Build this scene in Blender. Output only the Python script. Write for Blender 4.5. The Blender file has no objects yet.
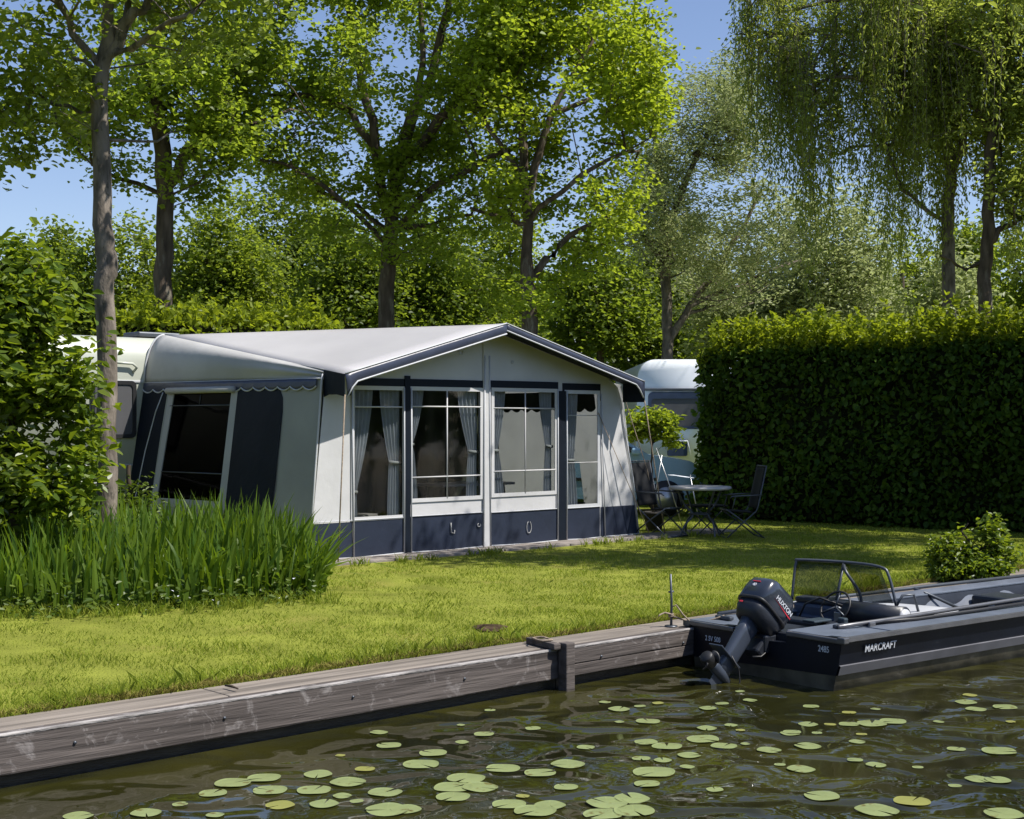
import bpy, bmesh, math, random
import numpy as np
from mathutils import Vector, Matrix, noise
from mathutils.geometry import tessellate_polygon
R = math.radians
random.seed(7)
S = bpy.context.scene
COL = S.collection

# ------------------------------------------------------------------ camera, sky, sun, exposure
H, F, CX, HY = 1.6, 1400.0, 512.0, 420.0          # eye height, focal length in pixels, principal column, horizon row
cam = bpy.data.cameras.new('camera')
cam.sensor_width = 36; cam.lens = F / 1024 * 36
cam.shift_y = (HY - 409.5) / 1024
cam.clip_end = 3000
co = bpy.data.objects.new('camera', cam); COL.objects.link(co)
co.location = (0, 0, H); co.rotation_euler = (R(90), 0, 0)
S.camera = co
SUN_AZ, SUN_EL = -15.0, 55.0                        # degrees from +X towards +Y, elevation
w = bpy.data.worlds.new('World'); S.world = w; w.use_nodes = True
nt = w.node_tree; bg = nt.nodes['Background']
sk = nt.nodes.new('ShaderNodeTexSky'); sk.sky_type = 'NISHITA'; sk.sun_disc = False
sk.sun_elevation = R(SUN_EL); sk.sun_rotation = R(90 - SUN_AZ)
sk.air_density = 1.0; sk.dust_density = 0.35; sk.ozone_density = 2.5
tn = nt.nodes.new('ShaderNodeMixRGB'); tn.blend_type = 'MULTIPLY'; tn.inputs[0].default_value = 1; tn.inputs[2].default_value = (.96, .90, .97, 1)
nt.links.new(sk.outputs[0], tn.inputs[1]); nt.links.new(tn.outputs[0], bg.inputs[0]); bg.inputs[1].default_value = 0.108
sl = bpy.data.lights.new('sun', 'SUN'); sl.energy = 5.0; sl.angle = R(0.5); sl.color = (1, .955, .885)
so = bpy.data.objects.new('sun', sl); COL.objects.link(so)
sd = Vector((math.cos(R(SUN_EL)) * math.cos(R(SUN_AZ)), math.cos(R(SUN_EL)) * math.sin(R(SUN_AZ)), math.sin(R(SUN_EL))))
so.rotation_euler = sd.to_track_quat('Z', 'Y').to_euler(); so.location = (20, 0, 30)
S.view_settings.view_transform = 'Standard'; S.view_settings.look = 'None'
S.view_settings.exposure = 0.50; S.view_settings.gamma = 1; S.view_settings.use_curve_mapping = False
S.render.engine = 'CYCLES'
S.cycles.max_bounces = 10; S.cycles.transparent_max_bounces = 16; S.cycles.transmission_bounces = 6
S.cycles.diffuse_bounces = 4; S.cycles.glossy_bounces = 4
S.cycles.caustics_reflective = False; S.cycles.caustics_refractive = False

# ------------------------------------------------------------------ measuring helpers (pixel -> place)
def G(px, py, z=0.0):
    Y = (H - z) * F / (py - HY); return Vector(((px - CX) * Y / F, Y, z))
def P(px, py, Y): return Vector(((px - CX) * Y / F, Y, H - (py - HY) * Y / F))

# ------------------------------------------------------------------ mesh helpers
class MB:
    def __init__(s): s.v = []; s.f = []; s.sm = []
    def add(s, vs, fs, smooth=False):
        o = len(s.v); s.v += [tuple(v) for v in vs]
        s.f += [tuple(i + o for i in f) for f in fs]; s.sm += [smooth] * len(fs); return s
    def box(s, c, size, ax=None, bev=0.0):
        bm = bmesh.new(); bmesh.ops.create_cube(bm, size=1)
        for v in bm.verts: v.co = Vector((v.co.x * size[0], v.co.y * size[1], v.co.z * size[2]))
        if bev: bmesh.ops.bevel(bm, geom=list(bm.edges), offset=bev, segments=2, affect='EDGES', profile=.5)
        ax = ax or (Vector((1, 0, 0)), Vector((0, 1, 0)), Vector((0, 0, 1)))
        c = Vector(c); bm.verts.index_update()
        s.add([c + ax[0] * v.co.x + ax[1] * v.co.y + ax[2] * v.co.z for v in bm.verts],
              [[v.index for v in f.verts] for f in bm.faces]); bm.free(); return s
    def tube(s, pts, r, n=8, caps=True, flat=1.0):
        pts = [Vector(p) for p in pts]; m = len(pts)
        rs = r if isinstance(r, (list, tuple)) else [r] * m
        vs = []; ref = None
        for i, p in enumerate(pts):
            d = (pts[min(i + 1, m - 1)] - pts[max(i - 1, 0)]).normalized()
            if ref is None: ref = Vector((0, 0, 1)) if abs(d.z) < .9 else Vector((1, 0, 0))
            a = (ref - d * ref.dot(d)).normalized(); ref = a; b = d.cross(a)
            for k in range(n):
                t = 2 * math.pi * k / n
                vs.append(p + (a * math.cos(t) * flat + b * math.sin(t)) * rs[i])
        fs = [(i * n + k, i * n + (k + 1) % n, (i + 1) * n + (k + 1) % n, (i + 1) * n + k) for i in range(m - 1) for k in range(n)]
        if caps: fs += [tuple(range(n))[::-1], tuple((m - 1) * n + k for k in range(n))]
        return s.add(vs, fs, n > 5)
    def loft(s, rings, caps=True, smooth=True, closed=True):
        n = len(rings[0]); vs = [p for r_ in rings for p in r_]; m = len(rings)
        kk = n if closed else n - 1
        fs = [(i * n + k, i * n + (k + 1) % n, (i + 1) * n + (k + 1) % n, (i + 1) * n + k) for i in range(m - 1) for k in range(kk)]
        if caps: fs += [tuple(range(n))[::-1], tuple((m - 1) * n + k for k in range(n))]
        return s.add(vs, fs, smooth)
    def sheet(s, outer, holes, fn, th=.008):
        """flat panel with holes; outer/holes are lists of 2D points, fn(a, b, depth) gives the place"""
        loops = [outer] + holes
        flat = [p for l in loops for p in l]
        tris = tessellate_polygon([[Vector((p[0], p[1], 0)) for p in l] for l in loops])
        n = len(flat)
        vs = [fn(p[0], p[1], 0) for p in flat] + [fn(p[0], p[1], th) for p in flat]
        fs = [tuple(t) for t in tris] + [tuple(i + n for i in t)[::-1] for t in tris]
        o = 0
        for l in loops:
            k = len(l)
            for i in range(k):
                a, b = o + i, o + (i + 1) % k
                fs.append((a, b, b + n, a + n))
            o += k
        return s.add(vs, fs)
    def grid(s, fn, nu, nv, smooth=True):
        vs = [fn(i / nu, j / nv) for i in range(nu + 1) for j in range(nv + 1)]
        fs = [(i * (nv + 1) + j, (i + 1) * (nv + 1) + j, (i + 1) * (nv + 1) + j + 1, i * (nv + 1) + j + 1) for i in range(nu) for j in range(nv)]
        return s.add(vs, fs, smooth)

ORG = {}
def fast_mesh(name, V, faces_k, mat, smooth=False):
    """V (n,3) array, faces_k (m,k) index array of same-size faces"""
    me = bpy.data.meshes.new(name); V = np.asarray(V, np.float32); Fk = np.asarray(faces_k, np.int32)
    m, k = Fk.shape
    me.vertices.add(len(V)); me.vertices.foreach_set('co', V.ravel())
    me.loops.add(m * k); me.loops.foreach_set('vertex_index', Fk.ravel())
    me.polygons.add(m); me.polygons.foreach_set('loop_start', np.arange(0, m * k, k, dtype=np.int32))
    me.polygons.foreach_set('use_smooth', np.full(m, smooth, dtype=bool))
    me.update(calc_edges=True); me.materials.append(mat); return me
def link(name, me, parent=None):
    o = bpy.data.objects.new(name, me); COL.objects.link(o)
    if parent: o.parent = parent; ORG[o] = ORG[parent]
    else: ORG[o] = Vector((0, 0, 0))
    return o
SPLIT = {'door_post', 'stern_rail', 'stem', 'side_flap', 'guy_rope', 'legs', 'vent_loop', 'deck', 'trim_strip', 'bolt', 'mooring_cleat', 'glazing_bar', 'window_header', 'skirt', 'door_panel', 'cross_tube', 'rail', 'roof_seam', 'pole_frame', 'piping', 'patch', 'emblem_bar', 'hull_side', 'rub_rail', 'chine_band', 'hull_bottom', 'inner_lining', 'hose', 'battery_box', 'leg', 'spokes', 'quay_side_rail', 'canopy_lining', 'frame', 'clamp_bracket', 'cap_board', 'front_beam', 'thwart', 'motor_well'}
def pieces(mb):
    p = list(range(len(mb.v)))
    def find(i):
        while p[i] != i: p[i] = p[p[i]]; i = p[i]
        return i
    for f in mb.f:
        a = find(f[0])
        for k in f[1:]: p[find(k)] = a
    out = {}
    for f, sm in zip(mb.f, mb.sm): out.setdefault(find(f[0]), []).append((f, sm))
    res = []
    for fs in out.values():
        ids = sorted({k for f, _ in fs for k in f}); ix = {k: i for i, k in enumerate(ids)}; q = MB()
        q.v = [mb.v[k] for k in ids]; q.f = [tuple(ix[k] for k in f) for f, _ in fs]; q.sm = [m for _, m in fs]; res.append(q)
    return res
def part(name, mb, mat, parent=None, label=None):
    if name in SPLIT and parent:
        ps = pieces(mb)
        if len(ps) > 1:
            nm = 'leg' if name == 'legs' else 'spoke' if name == 'spokes' else name
            return [part_one(nm, q, mat, parent, label) for q in ps][0]
    return part_one(name, mb, mat, parent, label)
def part_one(name, mb, mat, parent=None, label=None):
    org = ORG[parent] if parent else Vector((0, 0, 0))
    me = bpy.data.meshes.new(name)
    me.from_pydata([(v[0] - org.x, v[1] - org.y, v[2] - org.z) for v in mb.v], [], mb.f)
    me.polygons.foreach_set('use_smooth', mb.sm); me.materials.append(mat)
    bm = bmesh.new(); bm.from_mesh(me); bmesh.ops.recalc_face_normals(bm, faces=bm.faces); bm.to_mesh(me); bm.free()
    o = link(name, me, parent)
    if label: o['label'] = label
    return o
def fpart(name, V, Fk, mat, parent=None, smooth=False):
    org = ORG[parent] if parent else Vector((0, 0, 0))
    return link(name, fast_mesh(name, np.asarray(V) - np.array(org), Fk, mat, smooth), parent)
def tag(o, label, cat, group=None, kind=None):
    o['label'] = label; o['category'] = cat
    if group: o['group'] = group
    if kind: o['kind'] = kind
    return o
def thing(name, label, cat, loc=(0, 0, 0), group=None):
    o = bpy.data.objects.new(name, None); COL.objects.link(o); o.location = loc; ORG[o] = Vector(loc)
    o.empty_display_size = .1
    return tag(o, label, cat, group)
def struct(o): o['kind'] = 'structure'; return o
def copy_tree(o, parent=None):
    c = o.copy(); COL.objects.link(c); c.parent = parent
    for ch in list(o.children): copy_tree(ch, c)
    return c
def text_geo(body, size, ext=.0015):
    cu = bpy.data.curves.new('lettering', 'FONT'); cu.body = body; cu.size = size; cu.extrude = ext; cu.offset = size * .007; cu.align_x = 'CENTER'
    o = bpy.data.objects.new('lettering', cu); COL.objects.link(o)
    dg = bpy.context.evaluated_depsgraph_get()
    me = bpy.data.meshes.new_from_object(o.evaluated_get(dg))
    vs = [v.co.copy() for v in me.vertices]; fs = [tuple(p.vertices) for p in me.polygons]
    bpy.data.objects.remove(o); bpy.data.curves.remove(cu); bpy.data.meshes.remove(me)
    return vs, fs

# ------------------------------------------------------------------ materials
def _n(m, t): return m.node_tree.nodes.new(t)
def pmat(name, col, rough=.6, var=.12, scale=6.0, bump=.0, bscale=40.0, metal=0.0, spec=.5, coat=0.0, transl=0.0, stretch=None, col2=None, thr=None):
    m = bpy.data.materials.new(name); m.use_nodes = True; N = m.node_tree; L = N.links
    b = N.nodes['Principled BSDF']; b.inputs['Roughness'].default_value = rough; b.inputs['Metallic'].default_value = metal
    b.inputs['Specular IOR Level'].default_value = spec; b.inputs['Coat Weight'].default_value = coat; b.inputs['Coat Roughness'].default_value = .08
    tc = _n(m, 'ShaderNodeTexCoord'); vec = tc.outputs['Object']
    if stretch:
        mp = _n(m, 'ShaderNodeMapping'); mp.vector_type = 'TEXTURE'; mp.inputs['Rotation'].default_value = (0, 0, -stretch[0]); mp.inputs['Scale'].default_value = tuple(1 / q for q in stretch[1])
        L.new(vec, mp.inputs[0]); vec = mp.outputs[0]
    nz = _n(m, 'ShaderNodeTexNoise'); nz.inputs['Scale'].default_value = scale; nz.inputs['Detail'].default_value = 6; L.new(vec, nz.inputs['Vector'])
    rp = _n(m, 'ShaderNodeValToRGB'); e = rp.color_ramp.elements
    lo = tuple(c * (1 - var * 1.6) for c in col[:3]) + (1,); hi = tuple(min(1, c * (1 + var)) for c in col[:3]) + (1,)
    e[0].position = .3; e[1].position = .7; e[0].color = lo; e[1].color = hi
    L.new(nz.outputs['Fac'], rp.inputs[0]); out = rp.outputs[0]
    if col2:
        n2 = _n(m, 'ShaderNodeTexNoise'); n2.inputs['Distortion'].default_value = thr[3] if len(thr) > 3 else 0; n2.inputs['Scale'].default_value = thr[1]; n2.inputs['Detail'].default_value = 8; n2.inputs['Roughness'].default_value = .7; L.new(tc.outputs['Object'] if len(thr) > 3 else vec, n2.inputs['Vector'])
        r2 = _n(m, 'ShaderNodeValToRGB'); r2.color_ramp.elements[0].position = thr[0]; r2.color_ramp.elements[1].position = thr[0] + thr[2]
        L.new(n2.outputs['Fac'], r2.inputs[0])
        mx = _n(m, 'ShaderNodeMixRGB'); mx.inputs[2].default_value = tuple(col2) + (1,); L.new(r2.outputs[0], mx.inputs[0]); L.new(out, mx.inputs[1]); out = mx.outputs[0]
    L.new(out, b.inputs['Base Color'])
    if bump:
        bz = _n(m, 'ShaderNodeTexNoise'); bz.inputs['Scale'].default_value = bscale; bz.inputs['Detail'].default_value = 5; L.new(vec, bz.inputs['Vector'])
        bp = _n(m, 'ShaderNodeBump'); bp.inputs['Strength'].default_value = bump; bp.inputs['Distance'].default_value = .02
        L.new(bz.outputs['Fac'], bp.inputs['Height']); L.new(bp.outputs[0], b.inputs['Normal'])
    if transl:
        t = _n(m, 'ShaderNodeBsdfTranslucent'); L.new(out, t.inputs[0]); ms = _n(m, 'ShaderNodeMixShader'); ms.inputs[0].default_value = transl
        L.new(b.outputs[0], ms.inputs[1]); L.new(t.outputs[0], ms.inputs[2]); L.new(ms.outputs[0], N.nodes['Material Output'].inputs[0])
    return m
def leafmat(name, a, b_, tr=(.2, .28, .02), trw=.45, rough=.45, spec=.35):
    """leaf: colour differs leaf by leaf between a and b_, light passes through in colour tr"""
    m = bpy.data.materials.new(name); m.use_nodes = True; N = m.node_tree; L = N.links
    b = N.nodes['Principled BSDF']; b.inputs['Roughness'].default_value = rough; b.inputs['Specular IOR Level'].default_value = spec
    g = _n(m, 'ShaderNodeNewGeometry'); rp = _n(m, 'ShaderNodeValToRGB')
    rp.color_ramp.elements[0].color = tuple(a) + (1,); rp.color_ramp.elements[1].color = tuple(b_) + (1,)
    L.new(g.outputs['Random Per Island'], rp.inputs[0])
    tc = _n(m, 'ShaderNodeTexCoord'); nz = _n(m, 'ShaderNodeTexNoise'); nz.inputs['Scale'].default_value = .9; nz.inputs['Detail'].default_value = 3
    L.new(tc.outputs['Object'], nz.inputs['Vector'])
    hs = _n(m, 'ShaderNodeHueSaturation'); mr = _n(m, 'ShaderNodeMapRange'); mr.inputs[1].default_value = .3; mr.inputs[2].default_value = .7; mr.inputs[3].default_value = .75; mr.inputs[4].default_value = 1.25
    L.new(nz.outputs['Fac'], mr.inputs[0]); L.new(mr.outputs[0], hs.inputs['Value']); L.new(rp.outputs[0], hs.inputs['Color'])
    L.new(hs.outputs[0], b.inputs['Base Color'])
    t = _n(m, 'ShaderNodeBsdfTranslucent'); t.inputs[0].default_value = tuple(tr) + (1,)
    ms = _n(m, 'ShaderNodeMixShader'); ms.inputs[0].default_value = trw
    L.new(b.outputs[0], ms.inputs[1]); L.new(t.outputs[0], ms.inputs[2]); L.new(ms.outputs[0], N.nodes['Material Output'].inputs[0])
    return m
def panemat(name, tint=(.8, .82, .82), refl=1.0, rough=.02, wob=0.0):
    m = bpy.data.materials.new(name); m.use_nodes = True; N = m.node_tree; L = N.links; N.nodes.remove(N.nodes['Principled BSDF'])
    t = _n(m, 'ShaderNodeBsdfTransparent'); t.inputs[0].default_value = tuple(tint) + (1,)
    g = _n(m, 'ShaderNodeBsdfGlossy'); g.inputs['Roughness'].default_value = rough; g.inputs[0].default_value = (refl, refl, refl, 1)
    lw = _n(m, 'ShaderNodeLayerWeight'); lw.inputs[0].default_value = .5
    pw = _n(m, 'ShaderNodeMath'); pw.operation = 'POWER'; pw.inputs[1].default_value = 4.0; L.new(lw.outputs['Facing'], pw.inputs[0])
    fr = _n(m, 'ShaderNodeMath'); fr.operation = 'MULTIPLY_ADD'; fr.inputs[1].default_value = .9; fr.inputs[2].default_value = .032; L.new(pw.outputs[0], fr.inputs[0])
    if wob:
        tc = _n(m, 'ShaderNodeTexCoord'); nz = _n(m, 'ShaderNodeTexNoise'); nz.inputs['Scale'].default_value = 3; L.new(tc.outputs['Object'], nz.inputs['Vector'])
        bp = _n(m, 'ShaderNodeBump'); bp.inputs['Strength'].default_value = wob; bp.inputs['Distance'].default_value = .1; L.new(nz.outputs['Fac'], bp.inputs['Height']); L.new(bp.outputs[0], g.inputs['Normal'])
    ms = _n(m, 'ShaderNodeMixShader'); L.new(fr.outputs[0], ms.inputs[0]); L.new(t.outputs[0], ms.inputs[1]); L.new(g.outputs[0], ms.inputs[2])
    L.new(ms.outputs[0], N.nodes['Material Output'].inputs[0]); return m

QA = math.atan2(.675, .738)                      # heading of the quay
WS = (-QA, (1.0, 4.5, 4.5))                      # wood grain runs along the quay
M = {}
M['bark'] = pmat('bark', (.11, .085, .065), .9, .35, 9, .9, 25, stretch=(0, (1, 1, .25)), col2=(.20, .18, .14), thr=(.55, 6, .12), spec=.1)
M['bark_pale'] = pmat('bark_pale', (.20, .17, .14), .9, .35, 9, .9, 26, stretch=(0, (1, 1, .35)), col2=(.09, .08, .065), thr=(.56, 11, .06), spec=.1)
M['twig'] = pmat('twig', (.07, .055, .04), .9, .2, 5, spec=.1)
M['maple'] = leafmat('maple_leaf', (.11, .165, .022), (.175, .23, .03), (.39, .50, .035), .56)
M['lime'] = leafmat('yellow_green_leaf', (.14, .20, .018), (.20, .265, .025), (.44, .54, .03), .56)
M['dark_leaf'] = leafmat('dark_leaf', (.065, .105, .018), (.13, .18, .03), (.30, .39, .03), .55)
M['mid_leaf'] = leafmat('mid_leaf', (.08, .125, .02), (.165, .21, .035), (.36, .45, .035), .55)
M['pale_leaf'] = leafmat('grey_green_leaf', (.26, .30, .12), (.44, .47, .25), (.46, .52, .20), .45)
M['willow_leaf'] = leafmat('willow_leaf', (.13, .175, .04), (.25, .30, .08), (.43, .50, .07), .58)
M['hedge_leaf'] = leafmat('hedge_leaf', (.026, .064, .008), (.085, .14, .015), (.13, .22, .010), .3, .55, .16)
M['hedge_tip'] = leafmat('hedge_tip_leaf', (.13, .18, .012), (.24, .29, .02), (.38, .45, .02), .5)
M['bush_leaf'] = leafmat('hornbeam_leaf', (.06, .115, .012), (.17, .225, .022), (.30, .39, .018), .45, .38, .5)
M['reed'] = leafmat('reed_blade', (.045, .10, .012), (.13, .20, .022), (.20, .31, .014), .42, .4, .3)
M['grass'] = leafmat('grass_blade', (.15, .215, .02), (.325, .355, .055), (.35, .43, .035), .4, .5, .2)
M['weed'] = leafmat('weed_leaf', (.05, .09, .012), (.12, .17, .02), (.15, .22, .012), .35)
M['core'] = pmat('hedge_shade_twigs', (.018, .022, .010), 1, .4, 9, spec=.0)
M['lawn'] = pmat('lawn_soil_and_thatch', (.205, .225, .035), .95, .18, 2.2, .8, 60, spec=.1, col2=(.24, .22, .05), thr=(.55, .9, .15))
M['earth'] = pmat('bare_earth', (.07, .048, .03), 1, .4, 20, 1, 50, spec=.05)
WS2 = (-QA, (.55, 9.0, 11.0))
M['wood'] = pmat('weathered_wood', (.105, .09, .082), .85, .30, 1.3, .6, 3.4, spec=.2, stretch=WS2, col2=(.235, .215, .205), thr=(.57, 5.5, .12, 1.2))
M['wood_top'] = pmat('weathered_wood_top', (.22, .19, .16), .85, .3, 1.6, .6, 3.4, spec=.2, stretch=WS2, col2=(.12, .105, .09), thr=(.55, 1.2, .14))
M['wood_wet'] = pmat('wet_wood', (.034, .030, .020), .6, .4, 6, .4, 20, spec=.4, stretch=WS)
M['wood_edge'] = pmat('worn_wood_edge', (.33, .31, .295), .8, .4, 2.5, .5, 18, stretch=WS, spec=.2)
M['pave'] = pmat('concrete_slab', (.24, .21, .185), .9, .2, 5, .5, 60)
M['roof'] = pmat('white_pvc', (.49, .48, .485), .45, .06, 1.0, .35, 2.2, transl=.15, spec=.4)
M['white'] = pmat('white_canvas', (.60, .595, .595), .6, .07, 1.3, .6, 2.6, col2=(.52, .51, .485), thr=(.58, 1.1, .22), transl=.12, spec=.3)
M['sidewhite'] = pmat('thin_white_canvas', (.80, .80, .80), .6, .04, 2, .25, 5, transl=.6, spec=.3)
M['offwhite'] = pmat('grey_piping', (.50, .51, .53), .5, .05, 4)
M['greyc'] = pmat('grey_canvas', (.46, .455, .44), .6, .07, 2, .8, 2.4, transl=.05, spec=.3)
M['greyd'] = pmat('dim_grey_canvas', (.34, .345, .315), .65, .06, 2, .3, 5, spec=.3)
M['navy'] = pmat('shaded_navy_canvas', (.006, .010, .018), .6, .12, 3, .35, 6, spec=.2)  # darker copy of the skirt navy, shade put into the colour
M['skirt'] = pmat('sunlit_navy_canvas', (.019, .026, .046), .5, .12, 3, .35, 6, spec=.4)  # same navy, lighter copy with the sunlight put into its colour
M['navyl'] = pmat('navy_gable_canvas', (.040, .048, .078), .38, .12, 3, .3, 5, spec=.5)
M['pane'] = panemat('clear_film', (.80, .82, .82), .9, .03, .006)
M['panedark'] = panemat('darkened_film', (.06, .065, .07), .12, .06, .01)  # near-black tint stands in for the dark inside of the side window
M['curtain'] = pmat('grey_curtain', (.54, .555, .60), .8, .06, 8, .2, 20, transl=.25)
M['rope'] = pmat('rope', (.28, .22, .16), .9, .3, 50)
M['steel'] = pmat('grey_metal', (.42, .43, .44), .35, .08, 9, metal=.8)
M['dsteel'] = pmat('dark_metal', (.09, .10, .115), .42, .1, 9, metal=.5)
M['cream'] = pmat('cream_bodywork', (.47, .49, .42), .35, .03, 2, coat=.3)
M['cwhite'] = pmat('white_bodywork', (.80, .83, .86), .3, .03, 2, coat=.4)
M['black'] = pmat('black_rubber', (.014, .014, .015), .5, .1, 8)
M['glassd'] = pmat('dark_glazing', (.02, .022, .024), .06, .05, 2, spec=.6)
M['glassg'] = pmat('grey_glazing', (.10, .10, .105), .08, .05, 2, spec=.6)
M['blue'] = pmat('pale_blue_paint', (.22, .36, .50), .22, .03, 2, coat=.6)
M['hull'] = pmat('black_hull', (.005, .007, .013), .38, .3, 3, .08, 14, spec=.3)
M['hullgrey'] = pmat('grey_hull_band', (.14, .14, .155), .4, .15, 4, spec=.5)
M['hullbot'] = pmat('slimy_hull_bottom', (.095, .085, .055), .5, .35, 5, .3, 12, spec=.4)
M['rail'] = pmat('rub_rail_alloy', (.15, .15, .155), .35, .12, 8, metal=.55)
M['deck'] = pmat('grey_deck', (.115, .135, .17), .42, .12, 5, .1, 40, spec=.5)
M['vinyl'] = pmat('black_vinyl', (.016, .019, .026), .42, .15, 6, .2, 9)
M['vinylnavy'] = pmat('navy_vinyl', (.028, .045, .085), .45, .12, 6, .2, 9)
M['vinylgrey'] = pmat('light_grey_vinyl', (.44, .45, .47), .45, .06, 5, .15, 7)
M['cushion'] = pmat('blue_grey_vinyl', (.13, .145, .175), .4, .12, 4, .5, 5)
M['cowl'] = pmat('motor_paint', (.028, .034, .047), .22, .06, 5, coat=.6)
M['leg'] = pmat('motor_leg_paint', (.045, .055, .075), .3, .1, 6, coat=.3)
M['letter'] = pmat('white_lettering', (.62, .64, .68), .5, .05, 9)
M['red'] = pmat('red_marking', (.50, .03, .05), .4, .05, 9)
M['tinted'] = panemat('tinted_screen', (.55, .56, .54), .6, .05)
M['mesh'] = pmat('black_chair_mesh', (.008, .009, .011), .9, .1, 9)
M['tabletop'] = pmat('grey_table_top', (.42, .41, .40), .45, .1, 6)
M['pot'] = pmat('dark_pot', (.05, .045, .04), .8, .2, 8)
M['interior'] = pmat('interior_dark_cloth', (.06, .065, .06), .8, .2, 4)
M['pad'] = None

def water_mat():
    m = bpy.data.materials.new('canal_water'); m.use_nodes = True; N = m.node_tree; L = N.links; b = N.nodes['Principled BSDF']
    b.inputs['Roughness'].default_value = .03; b.inputs['IOR'].default_value = 1.75; b.inputs['Specular IOR Level'].default_value = .5
    tc = _n(m, 'ShaderNodeTexCoord'); nz = _n(m, 'ShaderNodeTexNoise'); nz.inputs['Scale'].default_value = .7; nz.inputs['Detail'].default_value = 4
    L.new(tc.outputs['Object'], nz.inputs['Vector']); rp = _n(m, 'ShaderNodeValToRGB')
    rp.color_ramp.elements[0].color = (.018, .0185, .0045, 1); rp.color_ramp.elements[1].color = (.038, .036, .009, 1)
    rp.color_ramp.elements[0].position = .35; rp.color_ramp.elements[1].position = .65
    L.new(nz.outputs['Fac'], rp.inputs[0]); L.new(rp.outputs[0], b.inputs['Base Color'])
    n1 = _n(m, 'ShaderNodeTexNoise'); n1.inputs['Scale'].default_value = 2.1; n1.inputs['Detail'].default_value = 1.2; n1.inputs['Distortion'].default_value = .6
    n2 = _n(m, 'ShaderNodeTexNoise'); n2.inputs['Scale'].default_value = 5.5; n2.inputs['Detail'].default_value = 2
    L.new(tc.outputs['Object'], n1.inputs['Vector']); L.new(tc.outputs['Object'], n2.inputs['Vector'])
    ma = _n(m, 'ShaderNodeMath'); ma.operation = 'MULTIPLY_ADD'; ma.inputs[1].default_value = .055
    L.new(n2.outputs['Fac'], ma.inputs[0]); L.new(n1.outputs['Fac'], ma.inputs[2])
    bp = _n(m, 'ShaderNodeBump'); bp.inputs['Distance'].default_value = .27
    n3 = _n(m, 'ShaderNodeTexNoise'); n3.inputs['Scale'].default_value = .42; n3.inputs['Detail'].default_value = 2; L.new(tc.outputs['Object'], n3.inputs['Vector'])
    m3 = _n(m, 'ShaderNodeMapRange'); m3.inputs[1].default_value = .42; m3.inputs[2].default_value = .70; m3.inputs[3].default_value = .22; m3.inputs[4].default_value = 1.0
    sx = _n(m, 'ShaderNodeSeparateXYZ'); L.new(tc.outputs['Object'], sx.inputs[0])
    ad = _n(m, 'ShaderNodeMath'); ad.operation = 'MULTIPLY_ADD'; ad.inputs[1].default_value = .085; L.new(sx.outputs[0], ad.inputs[0]); L.new(n3.outputs['Fac'], ad.inputs[2])
    cl = _n(m, 'ShaderNodeMath'); cl.operation = 'MINIMUM'; cl.inputs[1].default_value = .72; L.new(ad.outputs[0], cl.inputs[0]); L.new(cl.outputs[0], m3.inputs[0]); L.new(m3.outputs[0], bp.inputs['Strength'])
    L.new(ma.outputs[0], bp.inputs['Height']); L.new(bp.outputs[0], b.inputs['Normal'])
    return m
M['water'] = water_mat()
def pad_mat():
    m = leafmat('lily_pad', (.20, .255, .09), (.29, .33, .145), (.1, .14, .02), .08, .25, .6); N = m.node_tree; L = N.links; b = N.nodes['Principled BSDF']; src = b.inputs['Base Color'].links[0].from_socket
    tc = _n(m, 'ShaderNodeTexCoord'); sp = _n(m, 'ShaderNodeSeparateXYZ'); L.new(tc.outputs['Object'], sp.inputs[0])
    at_ = _n(m, 'ShaderNodeMath'); at_.operation = 'ARCTAN2'; L.new(sp.outputs[1], at_.inputs[0]); L.new(sp.outputs[0], at_.inputs[1])
    mu = _n(m, 'ShaderNodeMath'); mu.operation = 'MULTIPLY'; mu.inputs[1].default_value = 9; L.new(at_.outputs[0], mu.inputs[0])
    si = _n(m, 'ShaderNodeMath'); si.operation = 'SINE'; L.new(mu.outputs[0], si.inputs[0])
    r1 = _n(m, 'ShaderNodeValToRGB'); r1.color_ramp.elements[0].position = .90; r1.color_ramp.elements[1].position = 1.0; L.new(si.outputs[0], r1.inputs[0])
    nz = _n(m, 'ShaderNodeTexNoise'); nz.inputs['Scale'].default_value = 16; nz.inputs['Detail'].default_value = 6
    gp = _n(m, 'ShaderNodeNewGeometry'); L.new(gp.outputs['Position'], nz.inputs['Vector'])
    r2 = _n(m, 'ShaderNodeValToRGB'); r2.color_ramp.elements[0].position = .62; r2.color_ramp.elements[1].position = .70; L.new(nz.outputs['Fac'], r2.inputs[0])
    x1 = _n(m, 'ShaderNodeMixRGB'); x1.inputs[2].default_value = (.30, .33, .13, 1); sc = _n(m, 'ShaderNodeMath'); sc.operation = 'MULTIPLY'; sc.inputs[1].default_value = .5
    L.new(r1.outputs[0], sc.inputs[0]); L.new(sc.outputs[0], x1.inputs[0]); L.new(src, x1.inputs[1])
    x2 = _n(m, 'ShaderNodeMixRGB'); x2.inputs[2].default_value = (.14, .12, .035, 1); L.new(r2.outputs[0], x2.inputs[0]); L.new(x1.outputs[0], x2.inputs[1]); L.new(x2.outputs[0], b.inputs['Base Color'])
    return m
M['pad'] = pad_mat()
M['padold'] = leafmat('yellowing_lily_pad', (.22, .24, .06), (.30, .29, .08), (.1, .1, .02), .1, .35, .5)

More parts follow.
